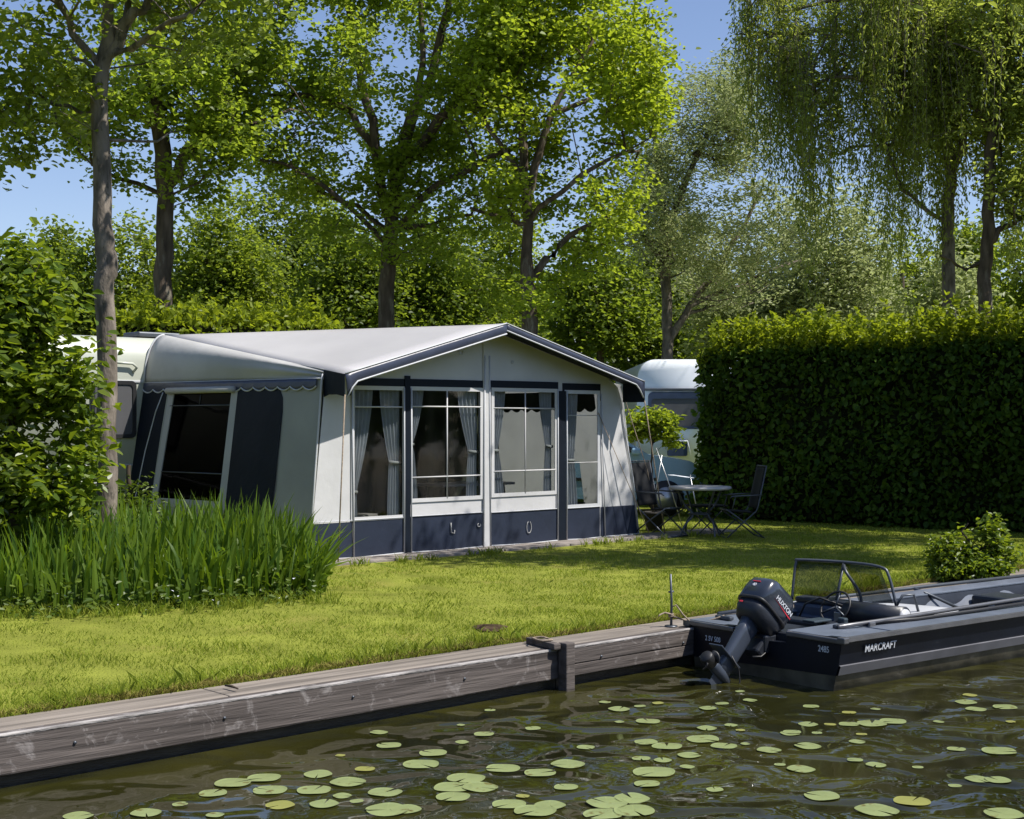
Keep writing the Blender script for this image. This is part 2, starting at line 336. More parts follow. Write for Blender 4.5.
# ------------------------------------------------------------------ ground, water, quay
U = Vector((.738, .675, 0)).normalized(); NN = Vector((-U.y, U.x, 0)); UP = Vector((0, 0, 1))
Q0 = G(0, 735); ZW = -.28
def Q(s, t, z=0.0): return Q0 + U * s + NN * t + UP * z
gm = MB()
rows = [(-400, -1.3), (-2, -1.3), (.06, -1.3), (.07, -.02), (1.0, -.005), (3, .0), (30, 0), (80, .3), (400, .6)]
sv = [-400, -60, -20, -8, -4, 0, 4, 8, 12, 20, 40, 100, 400]
gm.grid(lambda a, b: Q(sv[round(a * (len(sv) - 1))], rows[round(b * (len(rows) - 1))][0], rows[round(b * (len(rows) - 1))][1]), len(sv) - 1, len(rows) - 1, False)
g_ = struct(part('ground', gm, M['lawn'])); g_['label'] = 'close mown green lawn behind the timber quay'
wm = MB(); wm.add([Q(-400, -400, ZW), Q(400, -400, ZW), Q(400, .03, ZW), Q(-400, .03, ZW)], [(0, 1, 2, 3)])
w_ = struct(part('water', wm, M['water'])); w_['label'] = 'murky olive canal water with ripples'

S_PILE = (G(566, 650) - Q0).dot(U)
def quay(s0, s1, label, seam):
    r = thing('timber_quay', label, 'quay', Q(s0, 0, 0), 'timber quay walls')
    top = MB(); fr = MB(); lo = MB(); ed = MB(); bo = MB()
    n = max(2, int((s1 - s0) / 2.2))
    for i in range(n):                                     # cap boards end to end
        a = s0 + (s1 - s0) * i / n + .003; b = s0 + (s1 - s0) * (i + 1) / n - .003
        top.box(Q((a + b) / 2, .25, -.024), (b - a, .31, .05), (U, NN, UP), .008)
    L_ = s1 - s0; c = (s0 + s1) / 2
    if seam:
        fr.box(Q(c, .045, -.062), (L_, .09, .124), (U, NN, UP), .010)
        fr.box(Q(c, .048, -.168), (L_, .09, .082), (U, NN, UP), .006)
    else:
        fr.box(Q(c, .045, -.1065), (L_, .09, .213), (U, NN, UP), .012)
    lo.box(Q(c, .09, -.5), (L_, .07, .62), (U, NN, UP), .004)
    ed.box(Q(c, .011, -.006), (L_, .028, .018), (U, NN, UP), .006)
    for i in range(int(L_ / .9)):
        s_ = s0 + .4 + i * .9
        bo.tube([Q(s_, -.008, -.10), Q(s_, .01, -.10)], .009, 8)
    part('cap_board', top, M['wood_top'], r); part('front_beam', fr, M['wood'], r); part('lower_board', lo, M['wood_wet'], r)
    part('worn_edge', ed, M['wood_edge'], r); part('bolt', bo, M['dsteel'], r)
quay(-9, S_PILE + .018, 'long weathered grey timber quay edge left of the mooring pile', False)
quay(S_PILE + .024, 40, 'grey plank quay edge running from the mooring pile to the moored boat', True)
# mooring pile with its cross bar
r = thing('mooring_pile', 'squared grey mooring pile with a cross bar standing in the water against the quay', 'pile', Q(S_PILE, 0, ZW))
b = MB(); b.box(Q(S_PILE + .02, -.055, -.45), (.085, .085, 1.0), (U, NN, UP), .008); part('post', b, M['wood'], r)
b = MB(); b.box(Q(S_PILE - .03, .13, .026), (.06, .36, .045), ((U * .98 + NN * -.17), (U * .17 + NN * .98), UP), .008); part('cross_bar', b, M['wood'], r)
b = MB(); b.tube([Q(S_PILE - .03 + .05 * math.cos(a), .14 + .09 * math.sin(a), .056 + .004 * math.sin(3 * a)) for a in np.linspace(0, 6.6, 22)], .007, 6); part('rope_loop', b, M['rope'], r)
# mooring stake
sp = G(671, 627, .0); sp = sp + NN * 0
r = thing('mooring_stake', 'thin rusty iron mooring stake with a knotted line on the quay', 'stake', sp)
b = MB(); b.tube([sp + UP * -.1, sp + Vector((.004, 0, .2)), sp + Vector((-.003, 0, .41))], [.011, .0095, .008], 8)
b.tube([sp + Vector((-.02, 0, .27)), sp + Vector((.022, 0, .275))], .008, 6); b.tube([sp, sp + UP * .012], .05, 12); part('rod', b, M['dsteel'], r)
b = MB()
b.tube([sp + Vector((.016 * math.cos(a), .016 * math.sin(a), .075 + .006 * a / 3)) for a in np.linspace(0, 15, 50)], .007, 6)
b.tube([sp + Vector(p) for p in [(0, -.015, .10), (-.05, -.03, .115), (-.09, -.04, .10), (-.10, -.05, .09)]], .007, 6)
b.tube([sp + Vector(p) for p in [(0, .01, .15), (.04, 0, .17), (.09, -.02, .10), (.15, -.05, .04)]], .006, 6); part('knotted_rope', b, M['rope'], r)
# twig and leaf on the quay, bare patch on the lawn
tw = G(232, 689, .01); b = MB(); b.tube([tw + Vector((-.05, .05, .012)), tw + Vector((0, 0, .016)), tw + Vector((.045, -.05, .012))], [.006, .009, .005], 6)
tag(part('fallen_twig', b, M['twig']), 'short dark stick lying on the quay boards left of the pile', 'twig')
ep = G(490, 629); b = MB()
b.grid(lambda u, v: ep + Vector((.12 * u * math.cos(v * 6.2832) * (1 + .3 * math.sin(v * 19)), .20 * u * math.sin(v * 6.2832) * (1 + .25 * math.cos(v * 13)), .028 * (1 - u * u) + .006)), 6, 28)
tag(part('molehill', b, M['earth']), 'small patch of bare brown earth in the lawn near the quay', 'molehill')

# grass blades
def blades(n, gen, h, wd, mat, name, lean=.5, seed=1):
    rg = np.random.default_rng(seed); p = gen(rg, n); n = len(p)
    a = rg.uniform(0, 2 * np.pi, n); hh = h * rg.uniform(.5, 1.25, n) * (np.array([1 + .9 * noise.noise(Vector((q[0] * 2.2, q[1] * 2.2, seed))) for q in p]) if n > 50000 else 1); ln = lean * rg.uniform(.2, 1.2, n) * hh
    a2 = rg.uniform(0, 2 * np.pi, n); dist = p[:, 1]; ww = wd * np.maximum(1, dist / 11) * rg.uniform(.7, 1.3, n)
    side = np.stack([np.cos(a), np.sin(a), np.zeros(n)], 1) * ww[:, None]
    tip = p + np.stack([np.cos(a2) * ln, np.sin(a2) * ln, hh], 1)
    mid = p + np.stack([np.cos(a2) * ln * .3, np.sin(a2) * ln * .3, hh * .6], 1)
    V = np.stack([p - side, p + side, mid + side * .8, tip, mid - side * .8], 1).reshape(-1, 3)
    Fk = np.arange(n * 5).reshape(n, 5)
    return name, V, Fk, mat
q0 = np.array(Q0); un = np.array(U); nn = np.array(NN)
def gen_lawn(rg, n):
    # density falls with distance from the quay
    t = .40 + 26 * rg.uniform(0, 1, n) ** 1.9; s = rg.uniform(-4, 17, n)
    s = s + t * .25
    p = q0 + s[:, None] * un + t[:, None] * nn
    k = (np.abs((p[:, 0]) / p[:, 1]) < .43)
    fl = (p - AO) @ un; ft = (p - AO) @ nn
    k &= ~((fl > -.5) & (fl < 5.7) & (ft > -.62) & (ft < 6))
    k &= ~(((p[:, 0] - ep.x) ** 2 / .010 + (p[:, 1] - ep.y) ** 2 / .028) < 1)
    p = p[k]; p[:, 2] = -.012; return p
AOv = G(322, 562); AO = np.array(AOv)
nm, V, Fk, mt = blades(430000, gen_lawn, .034, .0026, M['grass'], 'lawn_grass', .9, 3)
tag(fpart(nm, V, Fk, mt), 'short sunlit mown grass covering the lawn', 'grass', kind='stuff')
def gen_edge(rg, n):
    t = .40 + np.abs(rg.normal(0, .05, n)); s = rg.uniform(-2, 12, n); p = q0 + s[:, None] * un + t[:, None] * nn; p[:, 2] = -.01; return p
def gen_tuft(rg, n):
    c = []
    for i in range(420):
        f = rg.uniform(0, 1)
        if f < .06: q = A_(rg.uniform(-.8, 6), -.60 - abs(rg.normal(0, .05)))
        elif f < .45: X = rg.uniform(-6.2, -1.5); q = np.array([X, 11.62 + .25 * math.sin(X * 2.1) + max(0, X + 2.6) * .75 + rg.normal(0, .16), 0])
        else: q = q0 + un * rg.uniform(-2, 12) + nn * (.44 + abs(rg.normal(0, .1)))
        c += [q + np.array([rg.normal(0, .03), rg.normal(0, .03), -.01]) for k in range(18)]
    return np.array(c)
A_ = lambda a, b_: AO + un * a + nn * b_
nm, V, Fk, mt = blades(7560, gen_tuft, .10, .0034, M['grass'], 'grass_tufts', .8, 8)
tag(fpart(nm, V, Fk, mt), 'longer unmown grass tufts along the paving, the irises and the quay', 'grass', kind='stuff')
M['drygrass'] = leafmat('dry_grass', (.20, .16, .05), (.28, .26, .06), (.2, .2, .03), .3, .6, .1)
nm, V, Fk, mt = blades(9000, gen_edge, .05, .0034, M['drygrass'], 'edge_grass', 1.2, 5)
tag(fpart(nm, V, Fk, mt), 'dry yellowish grass fringe along the back of the quay boards', 'grass', kind='stuff')

# ------------------------------------------------------------------ foliage engine
def leaf_arrays(C, size, asp=.6, up=.7, rg=None, droop=.15, dirs=None, fold=.12, jit=.35):
    n = len(C); 
    if dirs is None:
        az = rg.uniform(0, 2 * np.pi, n); d = np.stack([np.cos(az), np.sin(az), rg.normal(-droop, .35, n)], 1)
    else: d = dirs + rg.normal(0, .25, (n, 3))
    d /= np.linalg.norm(d, axis=1)[:, None]
    nr = rg.normal(0, 1, (n, 3)) * (1 - up) + np.array([0, 0, 1.0]) * up
    sd_ = np.cross(d, nr); sd_ /= np.linalg.norm(sd_, axis=1)[:, None] + 1e-9
    nr = np.cross(sd_, d)
    L = (size * rg.uniform(1 - jit, 1 + jit, n))[:, None]; W = L * asp * .5
    b = C; f = nr * L * fold
    r1 = C + d * L * .35 + sd_ * W + f; l1 = C + d * L * .35 - sd_ * W + f
    r2 = C + d * L * .75 + sd_ * W * .7 + f * .3; l2 = C + d * L * .75 - sd_ * W * .7 + f * .3
    t = C + d * L - nr * L * .1
    V = np.stack([b, r1, r2, t, l2, l1], 1).reshape(-1, 3)
    i = np.arange(n)[:, None] * 6
    Fk = np.concatenate([i + np.array([0, 1, 2, 3]), i + np.array([0, 3, 4, 5])], 0)
    return V, Fk
def ell_points(ells, n, rg, shell=2.4, nfreq=.55, nthr=-.08, off=0.0):
    vol = np.array([e[1][0] * e[1][1] * e[1][2] for e in ells]); vol = vol / vol.sum(); out = []
    tries = 0
    while len(out) < n and tries < n * 40:
        tries += 1
        e = ells[rg.choice(len(ells), p=vol)]
        v = rg.normal(0, 1, 3); v /= np.linalg.norm(v); r_ = rg.uniform() ** (1 / shell)
        p = np.array(e[0]) + v * np.array(e[1]) * r_
        if noise.noise(Vector(p * nfreq) + Vector((off, off * 2, 0))) < nthr: continue
        out.append(p)
    return np.array(out)
class Skel:
    def __init__(s): s.p = np.zeros((30000, 3)); s.par = []; s.n = 0; s.rx = {}
    def add(s, p, par, r=None):
        s.p[s.n] = p; s.par.append(par)
        if r is not None: s.rx[s.n] = r
        s.n += 1; return s.n - 1
    def chain(s, start, pts, rs):
        k = start
        for p, r_ in zip(pts, rs): k = s.add(p, k, r_)
        return k
    def reach(s, c, rg, step=.5, sag=.12, free=0):
        P_ = s.p[free:s.n]; d = np.linalg.norm(P_ - c, axis=1) + .9 * np.maximum(0, P_[:, 2] - c[2] + .2)
        i = int(np.argmin(d)) + free; a = s.p[i].copy(); L = np.linalg.norm(c - a); m = max(1, int(L / step)); k = i
        ctl = (a + c) / 2 + np.array([0, 0, sag * L]) + rg.normal(0, .08 * L, 3)
        for j in range(1, m + 1):
            t = j / m; k = s.add((1 - t) ** 2 * a + 2 * t * (1 - t) * ctl + t * t * c, k)
        return k
    def mesh(s, r0=.006, ex=.47, n=5):
        N = s.n; cnt = np.zeros(N); ch = [[] for _ in range(N)]
        for i in range(N):
            if s.par[i] >= 0: ch[s.par[i]].append(i)
        for i in range(N - 1, -1, -1):
            if not ch[i]: cnt[i] += 1
            if s.par[i] >= 0: cnt[s.par[i]] += cnt[i]
        rad = r0 * cnt ** ex
        for i, r_ in s.rx.items(): rad[i] = r_
        for i in range(N):
            if s.par[i] >= 0 and i not in s.rx: rad[i] = min(rad[i], rad[s.par[i]] * .85)
        V = []; Fk = []; ring = {}
        def mk(i, d, r_, nn_):
            d = Vector(d).normalized(); ref = Vector((1, 0, 0)) if abs(d.x) < .9 else Vector((0, 0, 1))
            a = d.cross(ref).normalized(); b = d.cross(a); o = len(V); p = Vector(s.p[i])
            for k in range(nn_):
                t = 2 * math.pi * k / nn_; V.append(p + (a * math.cos(t) + b * math.sin(t)) * r_)
            return o
        for i in range(N):
            pa = s.par[i]
            if pa < 0: continue
            d = s.p[i] - s.p[pa]
            if np.linalg.norm(d) < 1e-6: continue
            nn_ = 14 if (rad[i] > .06) else n
            main = max(ch[pa], key=lambda q: rad[q]) == i
            key = (pa, nn_)
            if main and key in ring: a = ring[key]
            else: a = mk(pa, d, rad[pa] if main else rad[i] * 1.15, nn_)
            # average direction with the following node for smooth bends
            nx = max(ch[i], key=lambda q: rad[q]) if ch[i] else None
            d2 = d / np.linalg.norm(d) + ((s.p[nx] - s.p[i]) / (np.linalg.norm(s.p[nx] - s.p[i]) + 1e-9) if nx is not None else 0)
            ref_same = (abs(Vector(d2).normalized().x) < .9) == (abs(Vector(d).normalized().x) < .9)
            b = mk(i, d2 if ref_same else d, rad[i], nn_); ring[(i, nn_)] = b
            for k in range(nn_): Fk.append((a + k, a + (k + 1) % nn_, b + (k + 1) % nn_, b + k))
        return np.array([tuple(v) for v in V]), np.array(Fk)

def smooth_pts(pts, rs, m=4, wob=0.0, rg=None):
    """resample a polyline as a Catmull-Rom curve"""
    pts = [np.array(p, float) for p in pts]; out = []; ro = []
    for i in range(len(pts) - 1):
        p0 = pts[max(i - 1, 0)]; p1 = pts[i]; p2 = pts[i + 1]; p3 = pts[min(i + 2, len(pts) - 1)]
        for j in range(m):
            t = j / m
            out.append(.5 * (2 * p1 + (p2 - p0) * t + (2 * p0 - 5 * p1 + 4 * p2 - p3) * t * t + (3 * p1 - p0 - 3 * p2 + p3) * t ** 3)); ro.append(rs[i] + (rs[i + 1] - rs[i]) * t)
    out.append(pts[-1]); ro.append(rs[-1])
    if wob: out = [out[0]] + [o + rg.normal(0, wob, 3) for o in out[1:]]
    return out, ro
def tree(name, label, Y, trunk, limbs, crown, ncl, lpc, lsize, leaf, bark='bark', seed=1, cr=.45, asp=.75, up=.6, group=None,
         nfreq=.5, nthr=-.1, weep=0, wlen=(1, 2.5), flat=.6, droop=.2, step=.5, shell=2.4, cat='tree', r0=.006, ground=None, zmin=.35):
    rg = np.random.default_rng(seed); k = Y / F
    pw = lambda q: np.array(P(q[0], q[1], Y)) + (np.array([0, q[3], 0]) if len(q) > 3 else 0)
    sk_ = Skel()
    tp, tr = smooth_pts([pw((q[0], q[1])) for q in trunk], [q[2] * k for q in trunk], 4, .012, rg)
    base = tp[0].copy(); base[2] = 0
    r = thing(name, label, cat, tuple(base), group)
    if tp[0][2] > .05: tp = [base - np.array([0, 0, .1])] + tp; tr = [tr[0] * 1.25] + tr
    root = sk_.add(tp[0], -1, tr[0]); sk_.chain(root, tp[1:], tr[1:])
    for lb in limbs:
        pts = [pw((q[0], q[1], 0, q[3] if len(q) > 3 else 0)) for q in lb]
        d = np.linalg.norm(sk_.p[:sk_.n] - pts[0], axis=1); i = int(np.argmin(d))
        lp, lr = smooth_pts([sk_.p[i].copy()] + pts[1:], [q[2] * k for q in lb], 3, .03, rg)
        sk_.chain(i, lp[1:], lr[1:])
    ells = [(np.array(P(c[0], c[1], Y)) + np.array([0, c[5] if len(c) > 5 else 0, 0]), (c[2] * k, c[4], c[3] * k)) for c in crown]
    C = ell_points(ells, ncl, rg, shell, nfreq, nthr, seed * 3.7)
    C = C[C[:, 2] > zmin]
    d = np.array([np.min(np.linalg.norm(sk_.p[:sk_.n] - c, axis=1)) for c in C]); C = C[np.argsort(d)]
    free = 3 if len(tp) > 8 else 0
    for c in C: sk_.reach(c, rg, step, free=free)
    LC = []
    for c in C:
        m = max(3, int(lpc * rg.uniform(.5, 1.5)))
        o = rg.normal(0, cr, (m, 3)); o[:, 2] *= flat
        LC.append(c + o)
    LC = np.concatenate(LC); dirs = None
    Vs, Fs = [], []
    V1, F1 = leaf_arrays(LC, lsize, asp, up, rg, droop); Vs.append(V1); Fs.append(F1)
    if weep:
        W = []; D = []
        sel = C[rg.choice(len(C), min(weep, len(C)), replace=False)]
        for c in sel:                                      # bunches of hanging strands
            L0 = rg.uniform(*wlen); sw0 = rg.normal(0, .12, 2); best = int(np.argmin(np.linalg.norm(sk_.p[:sk_.n] - c, axis=1)))
            for _s in range(int(rg.integers(4, 9))):
                L = L0 * rg.uniform(.45, 1.1); m = int(L / .042); j = int(L / .35) + 2
                q = c + np.array([rg.normal(0, .13), rg.normal(0, .13), rg.uniform(-.1, .15)]); sway = sw0 + rg.normal(0, .05, 2); kk = best
                if sk_.n > 29000: break
                for a in range(1, j + 1):
                    f = a / j; kk = sk_.add(q + np.array([sway[0] * f, sway[1] * f, -L * f]), kk, .004 * (1.3 - f))
                f = rg.uniform(0, 1, m)[:, None]
                W.append(q + np.concatenate([sway[0] * f, sway[1] * f, -L * f], 1) + rg.normal(0, .05, (m, 3)))
        W = np.concatenate(W); D = np.tile(np.array([[0, 0, -1.0]]), (len(W), 1)) + rg.normal(0, .45, (len(W), 3))
        V2, F2 = leaf_arrays(W, lsize, asp * .8, .3, rg, dirs=D); Fs.append(F2 + len(V1)); Vs.append(V2)
    Vb, Fb = sk_.mesh(r0)
    part_n = 14
    fpart('trunk', Vb, Fb, M[bark], r, True)
    fpart('crown', np.concatenate(Vs), np.concatenate(Fs), M[leaf], r)
    return r

# ------------------------------------------------------------------ trees
tree('maple_tree', 'slender grey barked tree rising from the reeds in front of the caravan window', 14.4,
     [(107, 577, 11), (107, 430, 9.8), (106, 300, 9.6), (106.5, 265, 10.6), (103.5, 225, 9.4), (99, 110, 8.4), (101, 70, 8)],
     [[(101, 72, 7), (106, 20, 6), (104, -60, 5), (110, -160, 3)], [(103, 66, 6), (128, 28, 6), (152, -2, 5), (200, -40, 3.5), (250, -90, 2)],
      [(108, 64, 4), (150, 48, 3.5, -.3), (205, 30, 3, -.6), (255, 12, 2, -.8)], [(98, 72, 4.5), (80, 38, 4, -.2), (66, 0, 3.5, -.4), (40, -60, 2)],
      [(99, 120, 3), (60, 105, 2.2, .3), (20, 85, 1.6, .5), (-10, 90, 1)], [(100, 80, 3), (72, 50, 2.6, .5), (30, 20, 2, .8), (-20, 10, 1.2)],
      [(107, 40, 4), (118, -10, 3.5, .3), (122, -80, 2.5)], [(99, 150, 2), (130, 130, 1.5, .4), (170, 120, 1, .6)]],
     [(10, 60, 90, 110, 1.3), (150, -20, 160, 80, 1.6), (-20, 130, 60, 60, 1), (60, -120, 200, 110, 1.8), (230, 20, 70, 55, 1.0)], 500, 30, .075, 'mid_leaf', 'bark_pale', 11, .13, .85, nfreq=.9, nthr=.04, step=.35, r0=.005)
tree('maple_tree', 'dark trunked forked maple standing behind the caravan roof at left', 25.0,
     [(163, 482, 11.5), (163, 300, 9), (165, 230, 8.5), (166, 190, 8)],
     [[(166, 190, 9), (158, 130, 8), (155, 60, 6), (150, -40, 4)], [(167, 188, 7), (185, 160, 6), (205, 120, 4.5), (225, 60, 3), (240, 0, 2)],
      [(160, 140, 4), (130, 110, 3, -.5), (90, 90, 2)], [(157, 100, 4), (185, 60, 3, .6), (210, 10, 2)], [(163, 200, 3), (130, 180, 2.4, .5), (90, 165, 1.6)], [(190, 150, 3), (240, 130, 2.2), (290, 110, 1.4)]],
     [(160, 90, 110, 120, 2.6), (250, 90, 70, 90, 2), (90, 130, 50, 60, 1.5), (200, -50, 160, 90, 2.5)], 700, 42, .09, 'maple', 'bark', 12, .165, .85, nfreq=.75, nthr=.02)
tree('maple_tree', 'broad central maple with several spreading limbs behind the white awning roof', 27.0,
     [(386, 470, 10.5), (386, 320, 8.2), (388, 260, 7.6), (392, 215, 7)],
     [[(392, 215, 7), (398, 165, 6.5), (412, 115, 6), (436, 60, 4.5), (452, -20, 3), (460, -80, 2)], [(396, 175, 6), (440, 118, 5), (490, 80, 4), (560, 50, 2.5), (620, 20, 1.5)],
      [(390, 225, 5.5), (380, 180, 5), (372, 120, 4.5), (355, 60, 3.5), (345, -30, 2)], [(375, 185, 4.5), (368, 140, 4), (340, 105, 3.5), (290, 95, 2.4), (250, 98, 1.5)],
      [(410, 120, 4), (425, 60, 3.2), (420, -10, 2.2)], [(392, 240, 4), (440, 190, 3.5, -.6), (500, 165, 3, -1), (560, 140, 2)], [(388, 250, 3), (340, 200, 2.6, -.5), (300, 175, 2, -.8), (260, 160, 1.2)],
      [(388, 235, 3), (350, 200, 2.6, .8), (320, 190, 2)], [(392, 230, 3), (430, 215, 2.5, 1), (470, 215, 1.6)]],
     [(370, 60, 135, 110, 3.2), (300, 120, 80, 90, 2.5), (460, 110, 90, 110, 2.8), (390, 200, 115, 70, 2.6), (400, -60, 190, 70, 3)], 900, 42, .09, 'maple', 'bark', 13, .165, .85, nfreq=.75, nthr=.03)
tree('maple_tree', 'bright yellow green maple behind the awning gable peak', 25.5,
     [(530, 475, 10), (530, 335, 8.5), (529, 300, 8), (527, 270, 7)],
     [[(527, 270, 6), (525, 200, 5), (522, 130, 4.5), (520, 50, 3), (515, -40, 2)], [(528, 285, 4.5), (545, 260, 4), (570, 235, 3), (610, 215, 1.8)], [(524, 190, 4.5), (540, 150, 4), (560, 100, 3), (590, 40, 2)],
      [(524, 170, 3), (490, 130, 2.5), (470, 90, 1.6)], [(528, 230, 3), (500, 215, 2.4), (470, 210, 1.6)], [(550, 120, 3), (610, 90, 2.2), (660, 75, 1.4)], [(526, 220, 3), (580, 180, 2.4, -.8), (640, 150, 1.6)]],
     [(560, 60, 100, 110, 2.6), (620, 80, 55, 80, 2.0), (560, 190, 85, 75, 2.4), (535, 275, 75, 42, 2.0), (500, 60, 60, 110, 2.2), (540, -50, 100, 60, 2.4)], 900, 42, .09, 'lime', 'bark', 14, .165, .85, nfreq=.75, nthr=.0)
tree('white_willow', 'pale grey green willow with a thin twin trunk between maple and weeping willow', 31.0,
     [(668, 460, 7), (667, 340, 5.5), (666, 280, 5), (664, 230, 4.5), (660, 180, 4)],
     [[(667, 350, 4), (685, 315, 3.6), (705, 285, 3), (735, 240, 2.4), (760, 190, 1.6)], [(664, 240, 3.6), (680, 190, 3), (705, 140, 2.4), (730, 90, 1.5)], [(662, 190, 3.4), (655, 140, 2.8), (655, 100, 2)],
      [(666, 270, 3), (640, 230, 2.2), (625, 190, 1.5)], [(690, 310, 2.5), (740, 285, 2), (800, 260, 1.4)]],
     [(695, 165, 62, 95, 2.6), (735, 130, 42, 75, 2.2), (730, 250, 75, 65, 3.0), (650, 220, 45, 60, 2.2), (650, 150, 30, 60, 1.5)], 1250, 24, .10, 'pale_leaf', 'bark_pale', 15, .15, .36, nfreq=.7, nthr=-.02, up=.35, droop=-.3)
tree('weeping_willow', 'tall weeping willow with a pale straight trunk and long hanging strands behind the hedge', 27.0,
     [(949, 500, 8), (949, 280, 6.5), (948, 225, 6), (950, 180, 5.6)],
     [[(950, 182, 6), (945, 120, 5), (940, 50, 4), (935, -60, 2.5)], [(946, 225, 2.6), (920, 205, 2.3), (898, 180, 1.9), (880, 130, 1.8)], [(950, 180, 4.5), (962, 130, 4), (968, 60, 3), (975, -30, 2)],
      [(942, 90, 3.5), (880, 40, 3), (800, 30, 2.2), (740, 50, 1.4)], [(944, 120, 3), (880, 100, 2.5, -.8), (820, 90, 1.8, -1), (775, 110, 1.2)], [(938, 20, 3), (860, 0, 2.4), (780, 10, 1.6)]],
     [(850, -38, 140, 50, 2.4), (825, 38, 95, 50, 2.4), (900, 14, 110, 60, 2.6), (815, 110, 55, 60, 2), (940, 80, 80, 90, 2.6)], 900, 24, .095, 'willow_leaf', 'bark_pale', 16, .17, .36, weep=170, wlen=(1.3, 3.7), nfreq=.6, nthr=-.02, up=.4)
tree('birch_tree', 'leaning dark trunk close right of the weeping willow trunk', 26.0,
     [(984, 500, 8), (985, 300, 6.8), (986, 255, 6.4), (989, 200, 5.8), (990, 150, 5.5)],
     [[(990, 150, 5), (996, 80, 4), (1000, 0, 3), (1005, -90, 2)], [(987, 240, 4), (1005, 228, 3.2), (1030, 215, 2.4), (1060, 190, 1.6)], [(985, 262, 2.5), (965, 268, 2), (945, 255, 1.3)], [(994, 100, 3), (1040, 50, 2.4), (1080, 20, 1.5)], [(991, 140, 3), (960, 100, 2.3), (930, 80, 1.5)]],
     [(1000, 30, 85, 110, 2.4), (1060, 100, 60, 100, 2.4), (1010, 180, 45, 40, 1.6)], 800, 24, .10, 'willow_leaf', 'bark', 17, .18, .5, weep=50, wlen=(.8, 2.2), nfreq=.6, nthr=-.03, up=.4)
# trees beyond the right edge whose shade falls over the lawn
tree('birch_tree', 'tall tree beyond the right edge with a dark crown in the top corner', 15.0,
     [(1345, 569, 13), (1340, 300, 11), (1330, 60, 9), (1320, -150, 6)], [[(1330, 60, 5), (1230, -10, 4), (1120, -60, 2.5), (1020, -90, 1.5)], [(1326, -20, 5), (1220, -110, 4), (1110, -150, 2)], [(1328, 20, 5), (1420, -80, 4)]],
     [(1130, -70, 150, 70, 1.3), (1010, -115, 120, 60, 1.1), (1240, -60, 120, 90, 1.4), (1180, -170, 170, 80, 1.4)], 520, 26, .12, 'willow_leaf', 'bark', 18, .3, .5, nfreq=.6, nthr=.0, weep=16, wlen=(.4, 1.0))
tree('birch_tree', 'second tree beyond the right edge standing before the hedge', 17.8,
     [(1250, 545, 12), (1248, 300, 10), (1240, 100, 8), (1232, -80, 6)], [[(1240, 100, 5), (1170, 0, 4), (1110, -70, 2)], [(1236, 0, 5), (1300, -80, 4)], [(1235, -20, 4), (1180, -120, 3)]],
     [(1170, -60, 120, 80, 1.3), (1270, -80, 130, 100, 1.5), (1200, -150, 130, 70, 1.4)], 330, 26, .12, 'mid_leaf', 'bark', 20, .32, .6, nfreq=.6, nthr=.02)

# background trees, each with its own crown
def bush(name, label, px, Y, top, half, leaf, seed, n=260, lpc=26, ls=.2, base=None, ry=None, cr=.28, asp=.7, group='trees and shrubs at the back of the plot', cat='tree', nthr=-.12, tr=5, up=.5, depth=None):
    k = Y / F; gy = HY + H * F / Y; cyc = (top + gy) / 2; rr = (gy - top) / 2
    return tree(name, label, Y, [(px, gy, tr), (px + 2, (gy + top) / 2, tr * .7), (px, top + rr * .5, tr * .35)], [],
                [(px, cyc - rr * .15, half, rr * .86, depth or half * k * .9), (px - half * .35, cyc + rr * .2, half * .7, rr * .75, half * k * .8), (px + half * .35, cyc + rr * .1, half * .7, rr * .75, half * k * .8)],
                n, lpc, ls, leaf, 'bark', seed, cr, asp, up, group, .45, nthr, step=.8, cat=cat, r0=.008, flat=.7)
BG = [('conifer_tree', 'narrow feathery conifer tip above the left bush', 58, 44, 218, 20, 'mid_leaf'), ('conifer_tree', 'blunt conifer between the left bush and the slender trunk', 84, 42, 232, 24, 'dark_leaf'),
      ('alder_tree', 'rounded mid green tree filling the gap left of the dark forked trunk', 128, 42, 216, 42, 'mid_leaf'), ('alder_tree', 'wide leafy tree right of the dark forked trunk', 222, 40, 180, 62, 'mid_leaf'),
      ('alder_tree', 'dense tree behind the left limbs of the central maple', 292, 43, 150, 62, 'dark_leaf'), ('alder_tree', 'low dark tree straight behind the central maple trunk', 352, 38, 215, 56, 'dark_leaf'),
      ('alder_tree', 'dark leafy tree just right of the central maple trunk', 440, 39, 205, 62, 'dark_leaf'), ('alder_tree', 'sunlit tree behind the awning gable peak', 500, 44, 190, 56, 'mid_leaf'),
      ('alder_tree', 'dark bushy tree right of the yellow green maple trunk', 598, 39, 222, 56, 'dark_leaf'), ('alder_tree', 'dark spreading tree behind the thin willow trunk', 655, 41, 215, 52, 'dark_leaf'),
      ('sallow_tree', 'pale leafed sallow behind the left end of the hedge', 752, 36, 172, 70, 'pale_leaf'), ('sallow_tree', 'silvery green sallow below the hanging willow strands', 838, 35, 172, 66, 'pale_leaf'),
      ('alder_tree', 'fresh green tree left of the pale willow trunk', 902, 37, 196, 54, 'mid_leaf'), ('sallow_tree', 'small pale bush below the two right trunks', 962, 34, 246, 44, 'pale_leaf'),
      ('alder_tree', 'leafy tree at the right edge behind the hedge', 1035, 38, 215, 54, 'mid_leaf'), ('alder_tree', 'fresh green tree seen between the two right trunks', 972, 41, 222, 46, 'mid_leaf'), ('alder_tree', 'mid green tree left behind the bush at the photo edge', -20, 42, 250, 60, 'dark_leaf'),
      ('alder_tree', 'dark tree behind the blunt conifer at far left', 20, 46, 262, 46, 'dark_leaf')]
